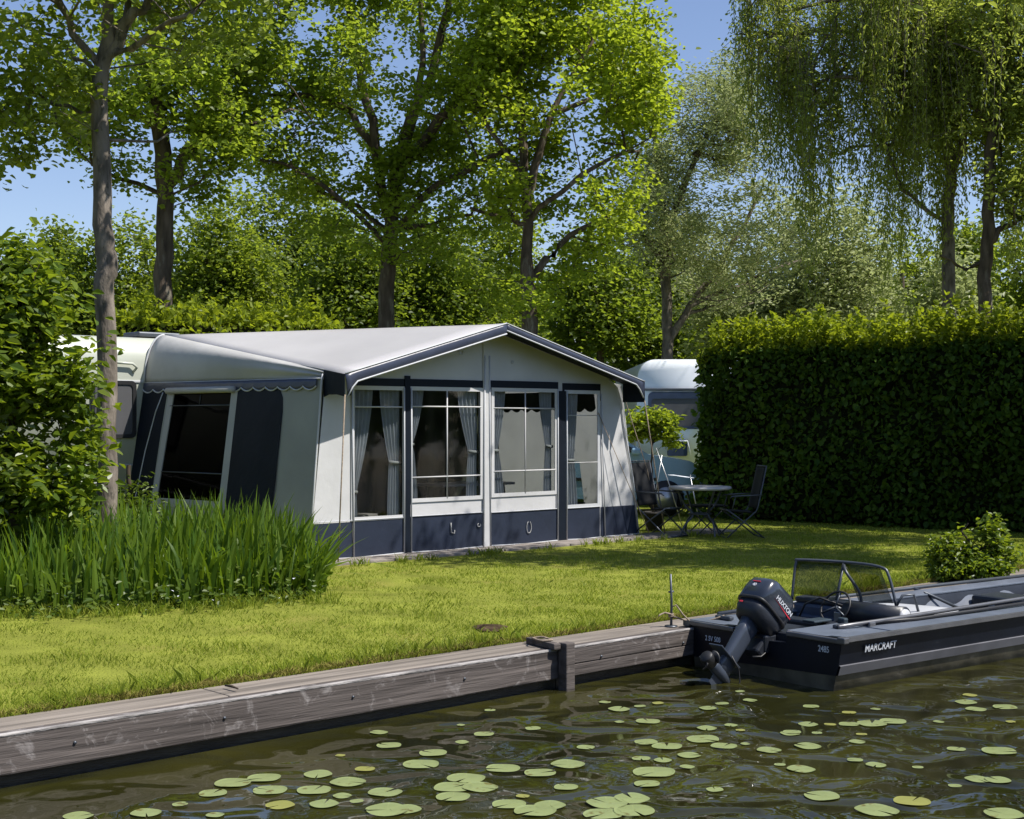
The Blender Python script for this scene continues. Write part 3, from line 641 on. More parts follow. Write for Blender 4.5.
for i, (nm_, lb, px, Y, top, half, lf) in enumerate(BG):
    bush(nm_, lb, px, Y, top, half, lf, 40 + i, n=620 if half > 40 else 300, lpc=32, ls=.135 if lf != 'pale_leaf' else .16, asp=.7 if lf != 'pale_leaf' else .4)
# yellow-green hedge behind the caravan and the woodland far behind
def box_leaves(rg, n, cx, cy, hx, hy, z0, z1, ax, ay, rough_=.08):
    """points over the faces of a box hedge"""
    A = [hx * 2 * (z1 - z0), hx * 2 * (z1 - z0), hy * 2 * (z1 - z0), hy * 2 * (z1 - z0), 4 * hx * hy]; pr = np.array(A) / sum(A)
    f = rg.choice(5, n, p=pr); a = rg.uniform(-1, 1, n); b_ = rg.uniform(0, 1, n); x = np.where(f < 2, a * hx, np.where(f == 2, hx, np.where(f == 3, -hx, a * hx)))
    y = np.where(f == 0, -hy, np.where(f == 1, hy, np.where(f < 4, a * hy, (b_ * 2 - 1) * hy))); z = np.where(f == 4, z1, z0 + b_ * (z1 - z0))
    out = np.stack([np.where(f == 3, -1, np.where(f == 2, 1, 0)), np.where(f == 0, -1, np.where(f == 1, 1, 0)), np.where(f == 4, 1, 0)], 1).astype(float)
    return x, y, z, out
def hedge(name, label, c, axx, hx, hy, z1, n, ls, leaf, tip, ntip, seed, z0=.25, tiph=.3, lump=.17):
    rg = np.random.default_rng(seed); axx = Vector(axx).normalized(); ayy = Vector((-axx.y, axx.x, 0)); c = Vector(c)
    r = thing(name, label, 'hedge', c)
    x, y, z, o = box_leaves(rg, n, 0, 0, hx, hy, z0, z1, axx, ayy)
    # rounded shoulders and lumpy faces
    lum = np.array([noise.noise(Vector((a * .9, b * .9, d * 1.1 + seed))) for a, b, d in zip(x, y, z)]) * lump + rg.normal(0, .045, n)
    x = x + o[:, 0] * lum; y = y + o[:, 1] * lum; z = z + o[:, 2] * lum
    z = z + o[:, 2] * np.array([.16 * noise.noise(Vector((a * .55, 3.3, seed))) for a in x])
    ex = np.clip((np.abs(x) - (hx - .55)) / .55, 0, 1); ez = np.clip((z - (z1 - .4)) / .4, 0, 1); ey = np.clip((np.abs(y) - (hy - .3)) / .3, 0, 1)
    z = z - .38 * ex ** 2 * (o[:, 2]) - .12 * ey ** 2 * o[:, 2]; y = y * (1 - .12 * ez * np.abs(o[:, 1])); x = x - np.sign(x) * .22 * ez ** 2 * np.abs(o[:, 0])
    axn, ayn, cn = np.array(axx), np.array(ayy), np.array(c)
    W = cn + x[:, None] * axn + y[:, None] * ayn + z[:, None] * np.array([0, 0, 1.0])
    ow = o[:, :1] * axn + o[:, 1:2] * ayn + o[:, 2:] * np.array([0, 0, 1.0])
    dirs = ow * .5 + rg.normal(0, .6, (n, 3)) + np.array([0, 0, -.35])
    V1, F1 = leaf_arrays(W, ls, .78, .45, rg, dirs=dirs)
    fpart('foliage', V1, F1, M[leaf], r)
    # shoots on top
    TV, TD = [], []; tw_ = MB()
    for i in range(ntip):
        a = rg.uniform(-hx, hx); b_ = rg.uniform(-hy, hy); h_ = tiph * rg.uniform(.15, 1.1) ** 1.4 * (1.0 + .7 * noise.noise(Vector((a * 1.3, b_ * 2, seed))))
        p = c + axx * a + ayy * b_ + UP * (z1 - .08 + .16 * noise.noise(Vector((a * .55, 3.3, seed))) - .32 * max(0, (abs(a) - hx + .5) / .5) ** 2); ln = Vector((rg.normal(0, .18), rg.normal(0, .18), 1)).normalized()
        pass
        for j in range(int(h_ / .022) + 3):
            f = rg.uniform(.1, 1.05); TV.append(np.array(p + ln * h_ * f)); d = rg.normal(0, 1, 3); d[2] = abs(d[2]) * .7; TD.append(d)
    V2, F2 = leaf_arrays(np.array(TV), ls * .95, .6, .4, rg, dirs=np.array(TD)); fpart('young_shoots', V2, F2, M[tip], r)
    co_ = MB()                                             # inner twig mass as one dark core, added to block light
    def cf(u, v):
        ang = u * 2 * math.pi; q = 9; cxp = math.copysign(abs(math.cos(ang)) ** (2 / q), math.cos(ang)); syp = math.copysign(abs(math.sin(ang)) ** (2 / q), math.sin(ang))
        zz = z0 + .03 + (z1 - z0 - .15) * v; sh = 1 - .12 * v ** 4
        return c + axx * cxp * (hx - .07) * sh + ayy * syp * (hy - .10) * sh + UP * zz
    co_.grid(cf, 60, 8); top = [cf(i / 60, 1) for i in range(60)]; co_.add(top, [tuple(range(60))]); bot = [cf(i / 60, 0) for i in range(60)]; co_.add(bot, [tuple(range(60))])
    part('light_block_core', co_, M['core'], r)
    st = MB()
    for i in range(int(hx * 2 / .6)):
        a = -hx + .2 + i * .6 + rg.uniform(-.2, .2); b_ = rg.uniform(-.6, .6) * hy; p = c + axx * a + ayy * b_
        st.tube([p - UP * .05, p + Vector((rg.normal(0, .04), rg.normal(0, .04), z0 + .2))], [.022, .014], 6)
    part('stem', st, M['twig'], r); return r
HX = Vector((.80, -.60, 0)).normalized(); HY_ = Vector((.60, .80, 0))
hl = G(694, 518); HLEN = 11.0
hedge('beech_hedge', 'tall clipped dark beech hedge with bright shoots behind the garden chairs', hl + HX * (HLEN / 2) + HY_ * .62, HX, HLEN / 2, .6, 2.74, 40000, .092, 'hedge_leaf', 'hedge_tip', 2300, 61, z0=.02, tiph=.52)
hedge('privet_hedge', 'sunlit yellow green hedge showing above the caravan roof', Vector((-4.6, 22.2, 0)), (1, .3, 0), 1.85, .7, 3.18, 7000, .10, 'hedge_tip', 'hedge_tip', 320, 62, tiph=.35, lump=.25)
rg = np.random.default_rng(5)
n = 30000; x = rg.uniform(-48, 52, n); zt = np.array([8.0 + 2.2 * noise.noise(Vector((a * .12, 3, 0))) + 1.4 * noise.noise(Vector((a * .5, 7, 0))) for a in x])
z = zt * rg.uniform(0, 1, n) ** .8; y = 62 + rg.normal(0, 1.8, n) + .10 * np.abs(x) + z * .25
V1, F1 = leaf_arrays(np.stack([x, y, z], 1), .62, .8, .4, rg)
n = 26000; az = rg.uniform(R(-215), R(38), n); rr = 58 + rg.normal(0, 2.2, n)
zt = np.array([8.5 + 2.2 * noise.noise(Vector((a * 7, 13, 0))) + 1.5 * noise.noise(Vector((a * 25, 17, 0))) for a in az]); z = zt * rg.uniform(0, 1, n) ** .8
V2, F2 = leaf_arrays(np.stack([np.cos(az) * rr, 8 + np.sin(az) * rr, z], 1), 1.15, .85, .4, rg)
tag(fpart('distant_woodland', np.concatenate([V1, V2]), np.concatenate([F1, F2 + len(V1)]), M['dark_leaf']), 'dark continuous belt of distant trees all round the water and the plot', 'woodland', kind='stuff')

# ------------------------------------------------------------------ reeds, near bush, small shrubs
def reed_bed():
    rg = np.random.default_rng(9); n = 3600; V = []; Fk = []
    cnt = 0
    while cnt < n:
        X = rg.uniform(-6.4, -1.75); f = rg.uniform(0, 1)
        y0 = 11.75 + .25 * math.sin(X * 2.1) + max(0, X + 2.6) * .75; y1 = min(14.9, 12.4 + (-1.5 - X) * 2.6)
        if y1 < y0: continue
        Y = y0 + (y1 - y0) * f
        if (Vector((X, Y, 0)) - AOv).dot(NN) > -.25 and (Vector((X, Y, 0)) - AOv).dot(U) > -.5: continue
        h = rg.uniform(.52, .92) * (1 - .45 * max(0, min(1, (X + 2.7) / 1.2)) ** 1.5) * (1 + .12 * noise.noise(Vector((X * 1.5, Y * 1.5, 0)))) * (.72 + .28 * min(1, f * 3))
        az = rg.uniform(0, 2 * math.pi); ln = rg.uniform(.03, .34) * (1.6 if X > -2.0 else 1)
        wd = rg.uniform(.014, .026); fa = rg.uniform(0, math.pi); sx, sy = math.cos(fa) * wd, math.sin(fa) * wd
        bend = rg.uniform(.0, 1.0) ** 5; o = len(V); dx, dy = math.cos(az) + (.5 if X > -2.4 else 0), math.sin(az)
        K = 6
        for j in range(K):
            t = j / (K - 1); r_ = ln * h * t ** 1.8 * (1 + 1.2 * bend * t); zz = h * (t - bend * .75 * t ** 3.2); ww = (1 - t ** 3) * .95 + .03
            tw = t * .8
            cx_, sy_ = sx * math.cos(tw) - sy * math.sin(tw), sx * math.sin(tw) + sy * math.cos(tw)
            V += [(X + dx * r_ - cx_ * ww, Y + dy * r_ - sy_ * ww, zz), (X + dx * r_ + cx_ * ww, Y + dy * r_ + sy_ * ww, zz)]
        for j in range(K - 1): Fk.append((o + 2 * j, o + 2 * j + 1, o + 2 * j + 3, o + 2 * j + 2))
        cnt += 1
    tag(fpart('iris_bed', V, Fk, M['reed'], smooth=True), 'tall sword leaved iris bed in front of the awning side', 'reeds', kind='stuff')
    m = 2200; X = rg.uniform(-6.2, -1.7, m); Y = 11.75 + .25 * np.sin(X * 2.1) + np.maximum(0, X + 2.6) * .75 + rg.normal(.12, .22, m); Z = np.abs(rg.normal(0, .13, m)) + .01
    V1, F1 = leaf_arrays(np.stack([X, Y, Z], 1), .055, .6, .5, rg)
    tag(fpart('low_weeds', V1, F1, M['weed']), 'low leafy weeds along the foot of the iris bed', 'weeds', kind='stuff')
    m = 70; X = rg.uniform(-6.2, -1.6, m); Y = 11.72 + .25 * np.sin(X * 2.1) + np.maximum(0, X + 2.6) * .75 + rg.normal(-.05, .22, m); Z = rg.uniform(.03, .25, m)
    V1, F1 = leaf_arrays(np.stack([X, Y, Z], 1), .022, 1.0, .9, rg)
    tag(fpart('daisies', V1, F1, M['letter']), 'tiny white daisies sprinkled before the iris bed', 'flowers', kind='stuff')
reed_bed()
tree('hornbeam_bush', 'big glossy leaved bush at the left edge before the caravan', 12.9, [(10, 594, 8), (12, 480, 6), (10, 380, 4), (15, 300, 2)], [],
     [(-15, 340, 62, 95, .7), (30, 300, 34, 48, .45), (12, 262, 22, 26, .3), (58, 372, 34, 40, .4), (30, 440, 52, 60, .55), (-40, 420, 70, 150, .8), (78, 345, 16, 22, .25), (92, 402, 14, 16, .2), (74, 440, 22, 26, .25), (45, 500, 46, 30, .45), (66, 412, 28, 40, .35), (70, 475, 26, 30, .3), (62, 300, 12, 22, .2), (100, 430, 8, 8, .12)], 680, 22, .115, 'bush_leaf', 'twig', 21, .12, .5, nfreq=1.6, nthr=-.12, step=.25, cat='bush', r0=.004, flat=.8, up=.6)
tree('flowering_shrub', 'low dark shrub between the trunk and the awning side', 16.6, [(128, 552, 4), (128, 500, 3), (130, 465, 2)], [],
     [(120, 498, 26, 26, .4), (142, 512, 18, 20, .3), (95, 500, 25, 40, .4)], 110, 20, .07, 'weed', 'twig', 22, .1, .5, nfreq=1.5, nthr=-.2, zmin=.05, step=.2, cat='bush', r0=.003)
sh = tree('leafy_shrub', 'small upright leafy shrub standing on the lawn behind the boat', 14.0, [(968, 580, 3), (970, 560, 2), (970, 545, 1.5)],
     [[(968, 575, 1.5), (990, 545, 1.2), (994, 518, .8)], [(968, 575, 1.5), (968, 545, 1.2), (966, 525, .8)], [(968, 578, 1.5), (945, 555, 1.2), (938, 535, .8)], [(968, 578, 1.2), (1000, 560, 1), (1006, 545, .7)]],
     [(968, 566, 34, 15, .32), (950, 570, 20, 12, .28), (985, 570, 20, 12, .28), (1004, 556, 8, 17, .14), (992, 540, 10, 26, .16), (944, 550, 11, 22, .2), (966, 545, 9, 22, .15)], 330, 17, .062, 'bush_leaf', 'twig', 23, .05, .5, nfreq=1.2, nthr=-.6, zmin=.04, step=.12, cat='bush', r0=.003)

# ------------------------------------------------------------------ caravan behind the awning
def A(s, t, z=0.0): return AOv + U * s + NN * t + UP * z
TC = 3.62
cv = thing('caravan', 'cream touring caravan behind the awning with a dark side window', 'caravan', A(1.4, TC + 1.1, 0))
prof = [(0, .42), (0, 2.20)] + [(.32 - .32 * math.cos(a), 2.36 + .33 * math.sin(a)) for a in np.linspace(0, math.pi / 2, 8)] + [(1.1, 2.72)] + [(1.88 + .32 * math.sin(a), 2.36 + .33 * math.cos(a)) for a in np.linspace(0, math.pi / 2, 8)] + [(2.2, 2.2), (2.2, .42)]
b = MB(); rings = []
for s_, sc in [(-2.30, .80), (-2.26, .92), (-2.12, .985), (-1.9, 1), (-1, 1), (0, 1), (2.5, 1), (5.1, 1), (5.25, .96)]:
    rings.append([A(s_, TC + 1.1 + (t - 1.1) * (sc if sc < 1 else 1), .42 + (z - .42) * (1 - (1 - sc) * .5)) for t, z in prof])
b.loft(rings, True, True); body = part('body', b, M['cream'], cv)
bm_ = body.data
b = MB()
for z in (1.02, .80): b.box(A(-1.2, TC - .004, z), (2.0, .012, .018), (U, NN, UP), .003)
b.box(A(-1.2, TC - .006, 2.10), (1.9, .018, .03), (U, NN, UP), .004); part('trim_strip', b, M['offwhite'], cv)
def rrect(x0, x1, z0, z1, r_, n=5):
    o = []
    for cx_, cz_, a0 in ((x1 - r_, z1 - r_, 0), (x0 + r_, z1 - r_, 90), (x0 + r_, z0 + r_, 180), (x1 - r_, z0 + r_, 270)):
        o += [(cx_ + r_ * math.cos(R(a0 + 90 * i / n)), cz_ + r_ * math.sin(R(a0 + 90 * i / n))) for i in range(n + 1)]
    return o
def csolve(px, t):                                     # distance along the front at which column px meets depth t
    k = (px - CX) / F; o = AOv + NN * t; return (k * o.y - o.x) / (U.x - k * U.y)
def zat(px, py, s, t): Y = (A(s, t)).y; return H - (py - HY) * Y / F
s1 = csolve(135.5, TC); z1w = zat(130, 381, s1, TC); z0w = zat(130, 438, s1, TC)
b = MB(); b.sheet(rrect(s1 - .62, s1, z0w, z1w, .07), [rrect(s1 - .57, s1 - .05, z0w + .05, z1w - .05, .05)], lambda a, c, d: A(a, TC - .03 + d, c), .028); wf = part('window', b, M['black'], cv)
b = MB(); b.sheet(rrect(s1 - .58, s1 - .04, z0w + .04, z1w - .04, .05), [], lambda a, c, d: A(a, TC - .016 + d, c), .008); part('pane', b, M['glassg'], wf)
sh_ = csolve(128, TC); zh = zat(128, 366, sh_, TC)
b = MB(); b.tube([A(sh_ - .22, TC, zh + .03), A(sh_ - .20, TC - .05, zh + .04), A(sh_ + .04, TC - .05, zh + .03), A(sh_ + .10, TC - .05, zh - .02), A(sh_ + .07, TC, zh - .08)], .018, 8); part('grab_handle', b, M['cream'], cv)
b = MB(); b.box(A(.15, TC + .62, 2.745), (.62, .45, .07), (U, NN, UP), .02); part('roof_hatch', b, M['dsteel'], cv)
b = MB(); b.sheet(rrect(3.0, 3.62, .5, 2.15, .06), [], lambda a, c, d: A(a, TC - .014 + d, c), .012); dr = part('door', b, M['cwhite'], cv)
b = MB(); b.sheet(rrect(3.12, 3.5, 1.35, 1.95, .05), [], lambda a, c, d: A(a, TC - .022 + d, c), .006); part('door_pane', b, M['glassg'], dr)
b = MB(); b.sheet(rrect(1.0, 2.3, 1.15, 1.8, .06), [], lambda a, c, d: A(a, TC - .02 + d, c), .018); part('window', b, M['glassg'], cv)
b = MB(); b.tube([A(-.1, TC + .22, .32), A(-.1, TC + .02, .32)], .32, 24); part('wheel', b, M['black'], cv)

# ------------------------------------------------------------------ awning
aw = thing('caravan_awning', 'white and navy caravan awning with a gabled front and curtained windows', 'awning', A(2.5, 1.8, 0))
SR, ZR, ZE, SL, SRr, OV = 2.44, 2.775, 2.11, .03, 4.95, -.40
def rz(s):                                             # roof height at the front, by distance along it
    return ZE + (ZR - ZE) * ((s - SL) / (SR - SL) if s < SR else (SRr - s) / (SRr - SR))
RB0, RB1 = (.01, TC - .01, 2.72), (5.05, TC - .01, 2.72)
def lerp3(a, b, f): return tuple(a[i] + (b[i] - a[i]) * f for i in range(3))
def tri_sheet(mb, a, b_, c, n=10, sag=.0):
    """curved triangular canvas with a slight sag between its corners"""
    vs = []; ix = {}
    for i in range(n + 1):
        for j in range(n + 1 - i):
            u, v = i / n, j / n; k = 1 - u - v
            p = [a[q] * k + b_[q] * u + c[q] * v for q in range(3)]
            p[2] -= sag * 27 * u * v * k
            ix[(i, j)] = len(vs); vs.append(A(p[0], p[1], p[2]))
    fs = []
    for i in range(n):
        for j in range(n - i):
            fs.append((ix[i, j], ix[i + 1, j], ix[i, j + 1]))
            if i + j < n - 1: fs.append((ix[i + 1, j], ix[i + 1, j + 1], ix[i, j + 1]))
    mb.add(vs, fs, True)
b = MB()
EL, ER, RG = (SL, OV, ZE), (SRr, OV, ZE), (SR, OV, ZR)
EL0, RM = (SL, 0.0, ZE + .0), (SR, TC, 2.735)
tri_sheet(b, RB0, RG, RM, 8, .01)
tri_sheet(b, RB0, EL, RG, 12, .025)
tri_sheet(b, RB1, RM, RG, 8, .01)
tri_sheet(b, RB1, RG, ER, 12, .02)
rf = part('roof', b, M['roof'], aw)
sub = rf.modifiers.new('cloth_thickness', 'SOLIDIFY'); sub.thickness = .006; sub.offset = -1
b = MB()
b.tube([A(*lerp3((SL, 0, ZE + .02), (SR, 0, ZR + .004), f)) + UP * .006 for f in np.linspace(.0, .98, 8)], .008, 6)
b.tube([A(SR, OV, ZR + .004), A(SR, 0, ZR + .004)], .006, 6)
part('roof_seam', b, M['offwhite'], rf)
RL = (-.28, TC - .01, 2.08)
b = MB()                                               # grey hip panel with a curved edge along the caravan rail
def hipf(u, v):
    a = math.pi / 2 * v; rail = (RB0[0] + (RL[0] - RB0[0]) * (1 - math.cos(a)) ** .8, RB0[1], RL[2] + (RB0[2] - RL[2]) * (1 - math.sin(a) ** 1.0) )
    rail = (RB0[0] + (RL[0] - RB0[0]) * math.sin(a), RB0[1], RL[2] + (RB0[2] - RL[2]) * math.cos(a))
    e = lerp3(lerp3(RB0, EL, 3.61 / 4.01), (SL - .015, 0, ZE - .04), v)
    p = lerp3(rail, e, u); bulge = .07 * math.sin(math.pi * u) * math.sin(math.pi * v)
    wr = .012 * math.sin(v * 17 + u * 3) * u ** 2
    return A(p[0] - bulge - wr, p[1], p[2] + bulge * .4)
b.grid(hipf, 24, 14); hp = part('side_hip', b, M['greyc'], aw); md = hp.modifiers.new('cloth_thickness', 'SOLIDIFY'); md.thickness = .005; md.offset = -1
b = MB(); b.tube([hipf(0, v) + U * -.012 for v in np.linspace(0, 1, 14)], .014, 6); b.tube([hipf(u, 1) + U * -.012 for u in np.linspace(0, 1, 14)], .009, 6)
part('piping', b, M['offwhite'], hp)
# left side wall: a runs from the front corner (0) to the caravan (1)
def LW(a, z, d=0.0):
    f = max(0, min(1, z / 2.1)); st = SL - .02 + (RL[0] - SL + .02) * a; sb = -.17 + (-.62 + .17) * a
    return A(sb + (st - sb) * f + d, TC * a, z)
b = MB(); hole = [(.47, .62), (.82, .62), (.80, 1.93), (.465, 1.93)]
# curved back edge follows the caravan rail
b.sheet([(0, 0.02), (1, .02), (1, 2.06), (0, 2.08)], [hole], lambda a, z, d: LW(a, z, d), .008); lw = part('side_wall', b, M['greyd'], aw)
def ov_sheet(pts, mat, name, parent, off=-.008, holes=()):
    b = MB(); b.sheet(pts, list(holes), lambda a, z, d: LW(a, z, off + d), .006); return part(name, b, mat, parent)
dk = [(.20, .03), (.44, .03), (.43, 2.0), (.24, 2.0), (.205, 1.95), (.19, 1.86), (.185, 1.7)]
ov_sheet(dk, M['navy'], 'navy_panel', lw)
ov_sheet([(.86, .03), (.995, .03), (.995, 2.0), (.845, 2.0)], M['navy'], 'navy_panel', lw)
b = MB(); b.tube([LW(a, z, -.016) for a, z in [(.95, .1), (.945, .6), (.925, 1.2), (.895, 1.7), (.865, 1.95)]], .008, 6); part('piping', b, M['offwhite'], lw)
wn = ov_sheet([(.435, .52), (.85, .52), (.83, 2.0), (.43, 2.0)], M['greyc'], 'window', lw, -.010, [hole])
ov_sheet([(.465, .60), (.825, .60), (.805, 1.94), (.46, 1.94)], M['panedark'], 'pane', wn, .004)
b = MB()
for z in (.95, 1.78): b.tube([LW(.467, z, -.006), LW(.815, z, -.006)], .008, 6)
b.tube([LW(.64, 1.93, -.006), LW(.64, 1.78, -.006)], .005, 6)
part('glazing_bar', b, M['dsteel'], wn)
b = MB(); b.tube([LW(.44, 1.97, -.04), LW(.83, 1.97, -.04)], .04, 10); part('rolled_blind', b, M['greyc'], wn)
b = MB()
b.grid(lambda u, v: LW(.79 - .07 * u * (1 - .5 * v) + .0, .62 + 1.3 * v, .05 + .02 * math.sin(u * 25)), 16, 6); part('curtain', b, M['curtain'], wn)
b = MB()                                               # scalloped valance
def val(u, v):
    a = .02 + .98 * u; drop = .085 + .042 * abs(math.sin(u * 15 * math.pi)) ** .8
    p = hipf(1 - a, 1); return p + U * (-.02 - .012 * v) - UP * (drop * v)
b.grid(val, 225, 3, True); vl = part('valance', b, M['navyl'], aw)
md = vl.modifiers.new('cloth_thickness', 'SOLIDIFY'); md.thickness = .004
b = MB(); b.tube([val(u, 1) for u in np.linspace(0, 1, 226)], .009, 5); part('scalloped_trim', b, M['offwhite'], vl)
b = MB(); b.tube([LW(0, .02, -.012), LW(0, 1.0, -.012), LW(0, 2.06, -.012), A(SL - .02, 0, ZE + .01)], .010, 6); part('corner_piping', b, M['offwhite'], aw)

# front wall
def fsz(px, py): s = csolve(px, 0); return s, zat(px, py, s, 0)
def frect(x0, x1, y0, y1):
    xm = (x0 + x1) / 2; s0, s1_ = csolve(x0, 0), csolve(x1, 0); sm = csolve(xm, 0); return s0, s1_, zat(xm, y1, sm, 0), zat(xm, y0, sm, 0)
FR = lambda s, z, d: A(s, d, z)
W1 = frect(353, 403, 389, 517); W2 = frect(411, 480.5, 390, 498); W3 = frect(493, 555, 391, 493); W4 = frect(566, 597.5, 393, 505)
def rc(q, e=0): return [(q[0] - e, q[2] - e), (q[1] + e, q[2] - e), (q[1] + e, q[3] + e), (q[0] - e, q[3] + e)]
S_R0, S_R1 = 5.26, 4.90
outl = [(-.17, .02), (S_R0, .02), (S_R1 + .05, 1.55), (S_R1, 1.85), (S_R1 - .08, 2.04), (S_R1 - .2, rz(S_R1 - .2) - .02), (SR, ZR - .025), (SL + .02, rz(SL + .02) - .02), (SL, 1.9)]
b = MB(); b.sheet(outl, [rc(W1), rc(W2), rc(W3), rc(W4)], FR, .010); fw = part('front_wall', b, M['white'], aw)
zs = .43
def edge_s(z): return -.17 + (SL + .17) * z / 2.1, S_R0 + (S_R1 - S_R0 + .05) * z / 1.55
sA = csolve(404, 0); sB = csolve(409.5, 0); sM0, sM1 = csolve(482.5, 0), csolve(489.5, 0); sD0, sD1 = csolve(557.5, 0), csolve(565, 0); sE = csolve(600, 0)
b = MB()
for x0, x1, zt_ in [(edge_s(.2)[0] + .02, csolve(352, 0), zs), (csolve(352, 0) + .012, sA - .01, zs + .035), (sB + .01, sM0 - .01, zs + .02), (sM1 + .01, sD0 - .01, zs + .01), (sD1 + .01, sE - .01, zs + .005), (sE + .01, S_R0 - .05, zs)]:
    if x1 - x0 < .05: continue
    b.sheet([(x0 - (.03 if x0 < 0 else 0), .025), (x1 + (.03 if x1 > 5 else 0), .025), (x1 - (.03 if x1 > 5 else 0), zt_), (x0, zt_)], [], lambda s, z, d: A(s, -.008 + d, z), .006)
part('skirt', b, M['skirt'], aw)
b = MB()
for q in (W1, W2, W3, W4):
    x0 = q[0] - .07; x1 = q[1] + .05
    b.sheet([(x0, q[3] + .012), (x1, q[3] + .012), (x1, q[3] + .125), (x0, q[3] + .125)], [], lambda s, z, d: A(s, -.010 + d, z), .008)
    if q is W1: b.sheet([(x0, q[3] - .08), (x0 + .04, q[3] - .08), (x0 + .04, q[3] + .011), (x0, q[3] + .011)], [], lambda s, z, d: A(s, -.010 + d, z), .008)
    if q is W4: b.sheet([(x1 - .05, q[3] - .10), (x1, q[3] - .10), (x1, q[3] + .011), (x1 - .05, q[3] + .011)], [], lambda s, z, d: A(s, -.010 + d, z), .008)
part('window_header', b, M['navy'], aw)
b = MB()
b.sheet([(sA, .02), (sB, .02), (sB, W2[3] + .16), (sA, W2[3] + .16)], [], lambda s, z, d: A(s, -.020 + d, z), .012)
b.sheet([(sD0, .02), (sD1, .02), (sD1, W3[3] + .01), (sD0, W3[3] + .01)], [], lambda s, z, d: A(s, -.020 + d, z), .012)
part('door_post', b, M['navy'], aw)
b = MB()
for s_ in ((sM0 + sM1) / 2,): b.sheet([(sM0, .02), (sM1, .02), (sM1, rz(SR) - .08), (sM0, rz(SR) - .08)], [], lambda s, z, d: A(s, -.018 + d, z), .012)
part('centre_post', b, M['white'], aw)
b = MB()
def vline(s0_, z0_, s1_, z1_, rr=.009): b.tube([A(s0_, -.022, z0_), A((s0_ + s1_) / 2, -.024, (z0_ + z1_) / 2), A(s1_, -.022, z1_)], rr, 6)
vline(csolve(353, 0), .03, csolve(351, 0), 1.95); vline(sA - .012, .03, sA - .012, 1.98); vline(sB + .012, .03, sB + .012, 1.98); vline(sM0, .03, sM0 + .02, 2.4); vline(sM1, .03, sM1 - .02, 2.4)
vline(sD0 - .012, .03, sD0 - .012, 2.0); vline(sD1 + .015, .03, sD1 + .015, 1.98); vline(sE + .08, .03, sE, 1.95)
for x0, x1, zt_ in [(-.14, sA - .02, zs + .02), (sB + .02, sM0 - .02, zs + .025), (sM1 + .02, sD0 - .02, zs + .015), (sD1 + .02, sE, zs + .01)]:
    b.tube([A(x0, -.018, .03), A((x0 + x1) / 2, -.02, .018), A(x1, -.018, .03)], .009, 6); b.tube([A(x0, -.017, zt_), A(x1, -.017, zt_)], .005, 5)
b.tube([A(S_R0, -.015, .02), A(S_R0 - .12, -.015, .8), A(S_R1 + .05, -.015, 1.55), A(S_R1, -.015, 1.85), A(S_R1 - .08, -.015, 2.04), A(S_R1 - .22, -.015, 2.14)], .010, 6)
b.tube([A(sE + .06, -.018, .03), A(S_R0, -.018, .03)], .009, 6)
part('piping', b, M['offwhite'], aw)
def curtain(parent, s0_, s1_, z0_, z1_, left, tie=.45, wtop=.30, wtie=.10, wbot=.2):
    b = MB(); ws = s1_ - s0_
    def cf(u, v):
        z = z1_ + (z0_ - z1_) * v; t = v
        if t < tie: f = t / tie; wd = wtop + (wtie - wtop) * f ** 1.5
        else: f = (t - tie) / (1 - tie); wd = wtie + (wbot - wtie) * f ** .6
        wd *= ws; s = s0_ + .01 + wd * u if left else s1_ - .01 - wd * u
        return A(s, .06 + .02 * math.sin(u * 30) * (.5 + wd), z)
    b.grid(cf, 40, 16); o = part('curtain', b, M['curtain'], parent)
    b = MB(); z = z1_ + (z0_ - z1_) * tie; wd = wtie * ws; a_, c_ = (s0_, s0_ + wd + .02) if left else (s1_ - wd - .02, s1_)
    b.tube([A(a_, .035, z + .01), A((a_ + c_) / 2, .030, z), A(c_, .045, z)], .012, 6, flat=1.6); part('tie_back', b, M['greyc'], o)
for i, (q, bars) in enumerate([(W1, [('h', .86)]), (W2, [('h', .845), ('h', .20), ('v', .5)]), (W3, [('h', .83), ('h', .22), ('v', .5)]), (W4, [('h', .80), ('h', .38)])]):
    b = MB(); b.sheet(rc(q, .035), [rc(q, -.012)], lambda s, z, d: A(s, -.014 + d, z), .010); wd_ = part('window', b, M['white'] if i < 3 else M['offwhite'], aw)
    b = MB(); b.sheet(rc(q, .0), [], lambda s, z, d: A(s, .000 + d, z), .003); part('pane', b, M['pane'], wd_)
    b = MB()
    for k, f in bars:
        if k == 'h': z = q[2] + (q[3] - q[2]) * f; b.tube([A(q[0], -.010, z), A(q[1], -.010, z)], .009 if i < 3 else .005, 6)
        else: s_ = q[0] + (q[1] - q[0]) * f; b.tube([A(s_, -.011, q[2]), A(s_, -.011, q[3])], .009, 6)
    part('glazing_bar', b, M['white'], wd_)
    if i == 0: curtain(wd_, q[0], q[1], q[2], q[3], True, .8, .42, .1, .12); curtain(wd_, q[0], q[1], q[2], q[3], False, .58, .42, .22, .26)
    if i == 1: curtain(wd_, q[0], q[1], q[2], q[3], True, .5, .2, .05, .12); curtain(wd_, q[0], q[1], q[2], q[3], False, .58, .30, .13, .17)
    if i == 2: curtain(wd_, q[0], q[1], q[2], q[3], True, .58, .22, .1, .2); curtain(wd_, q[0], q[1], q[2], q[3], False, .55, .22, .1, .14)
    if i == 3: curtain(wd_, q[0], q[1], q[2], q[3], True, .6, .42, .3, .42)
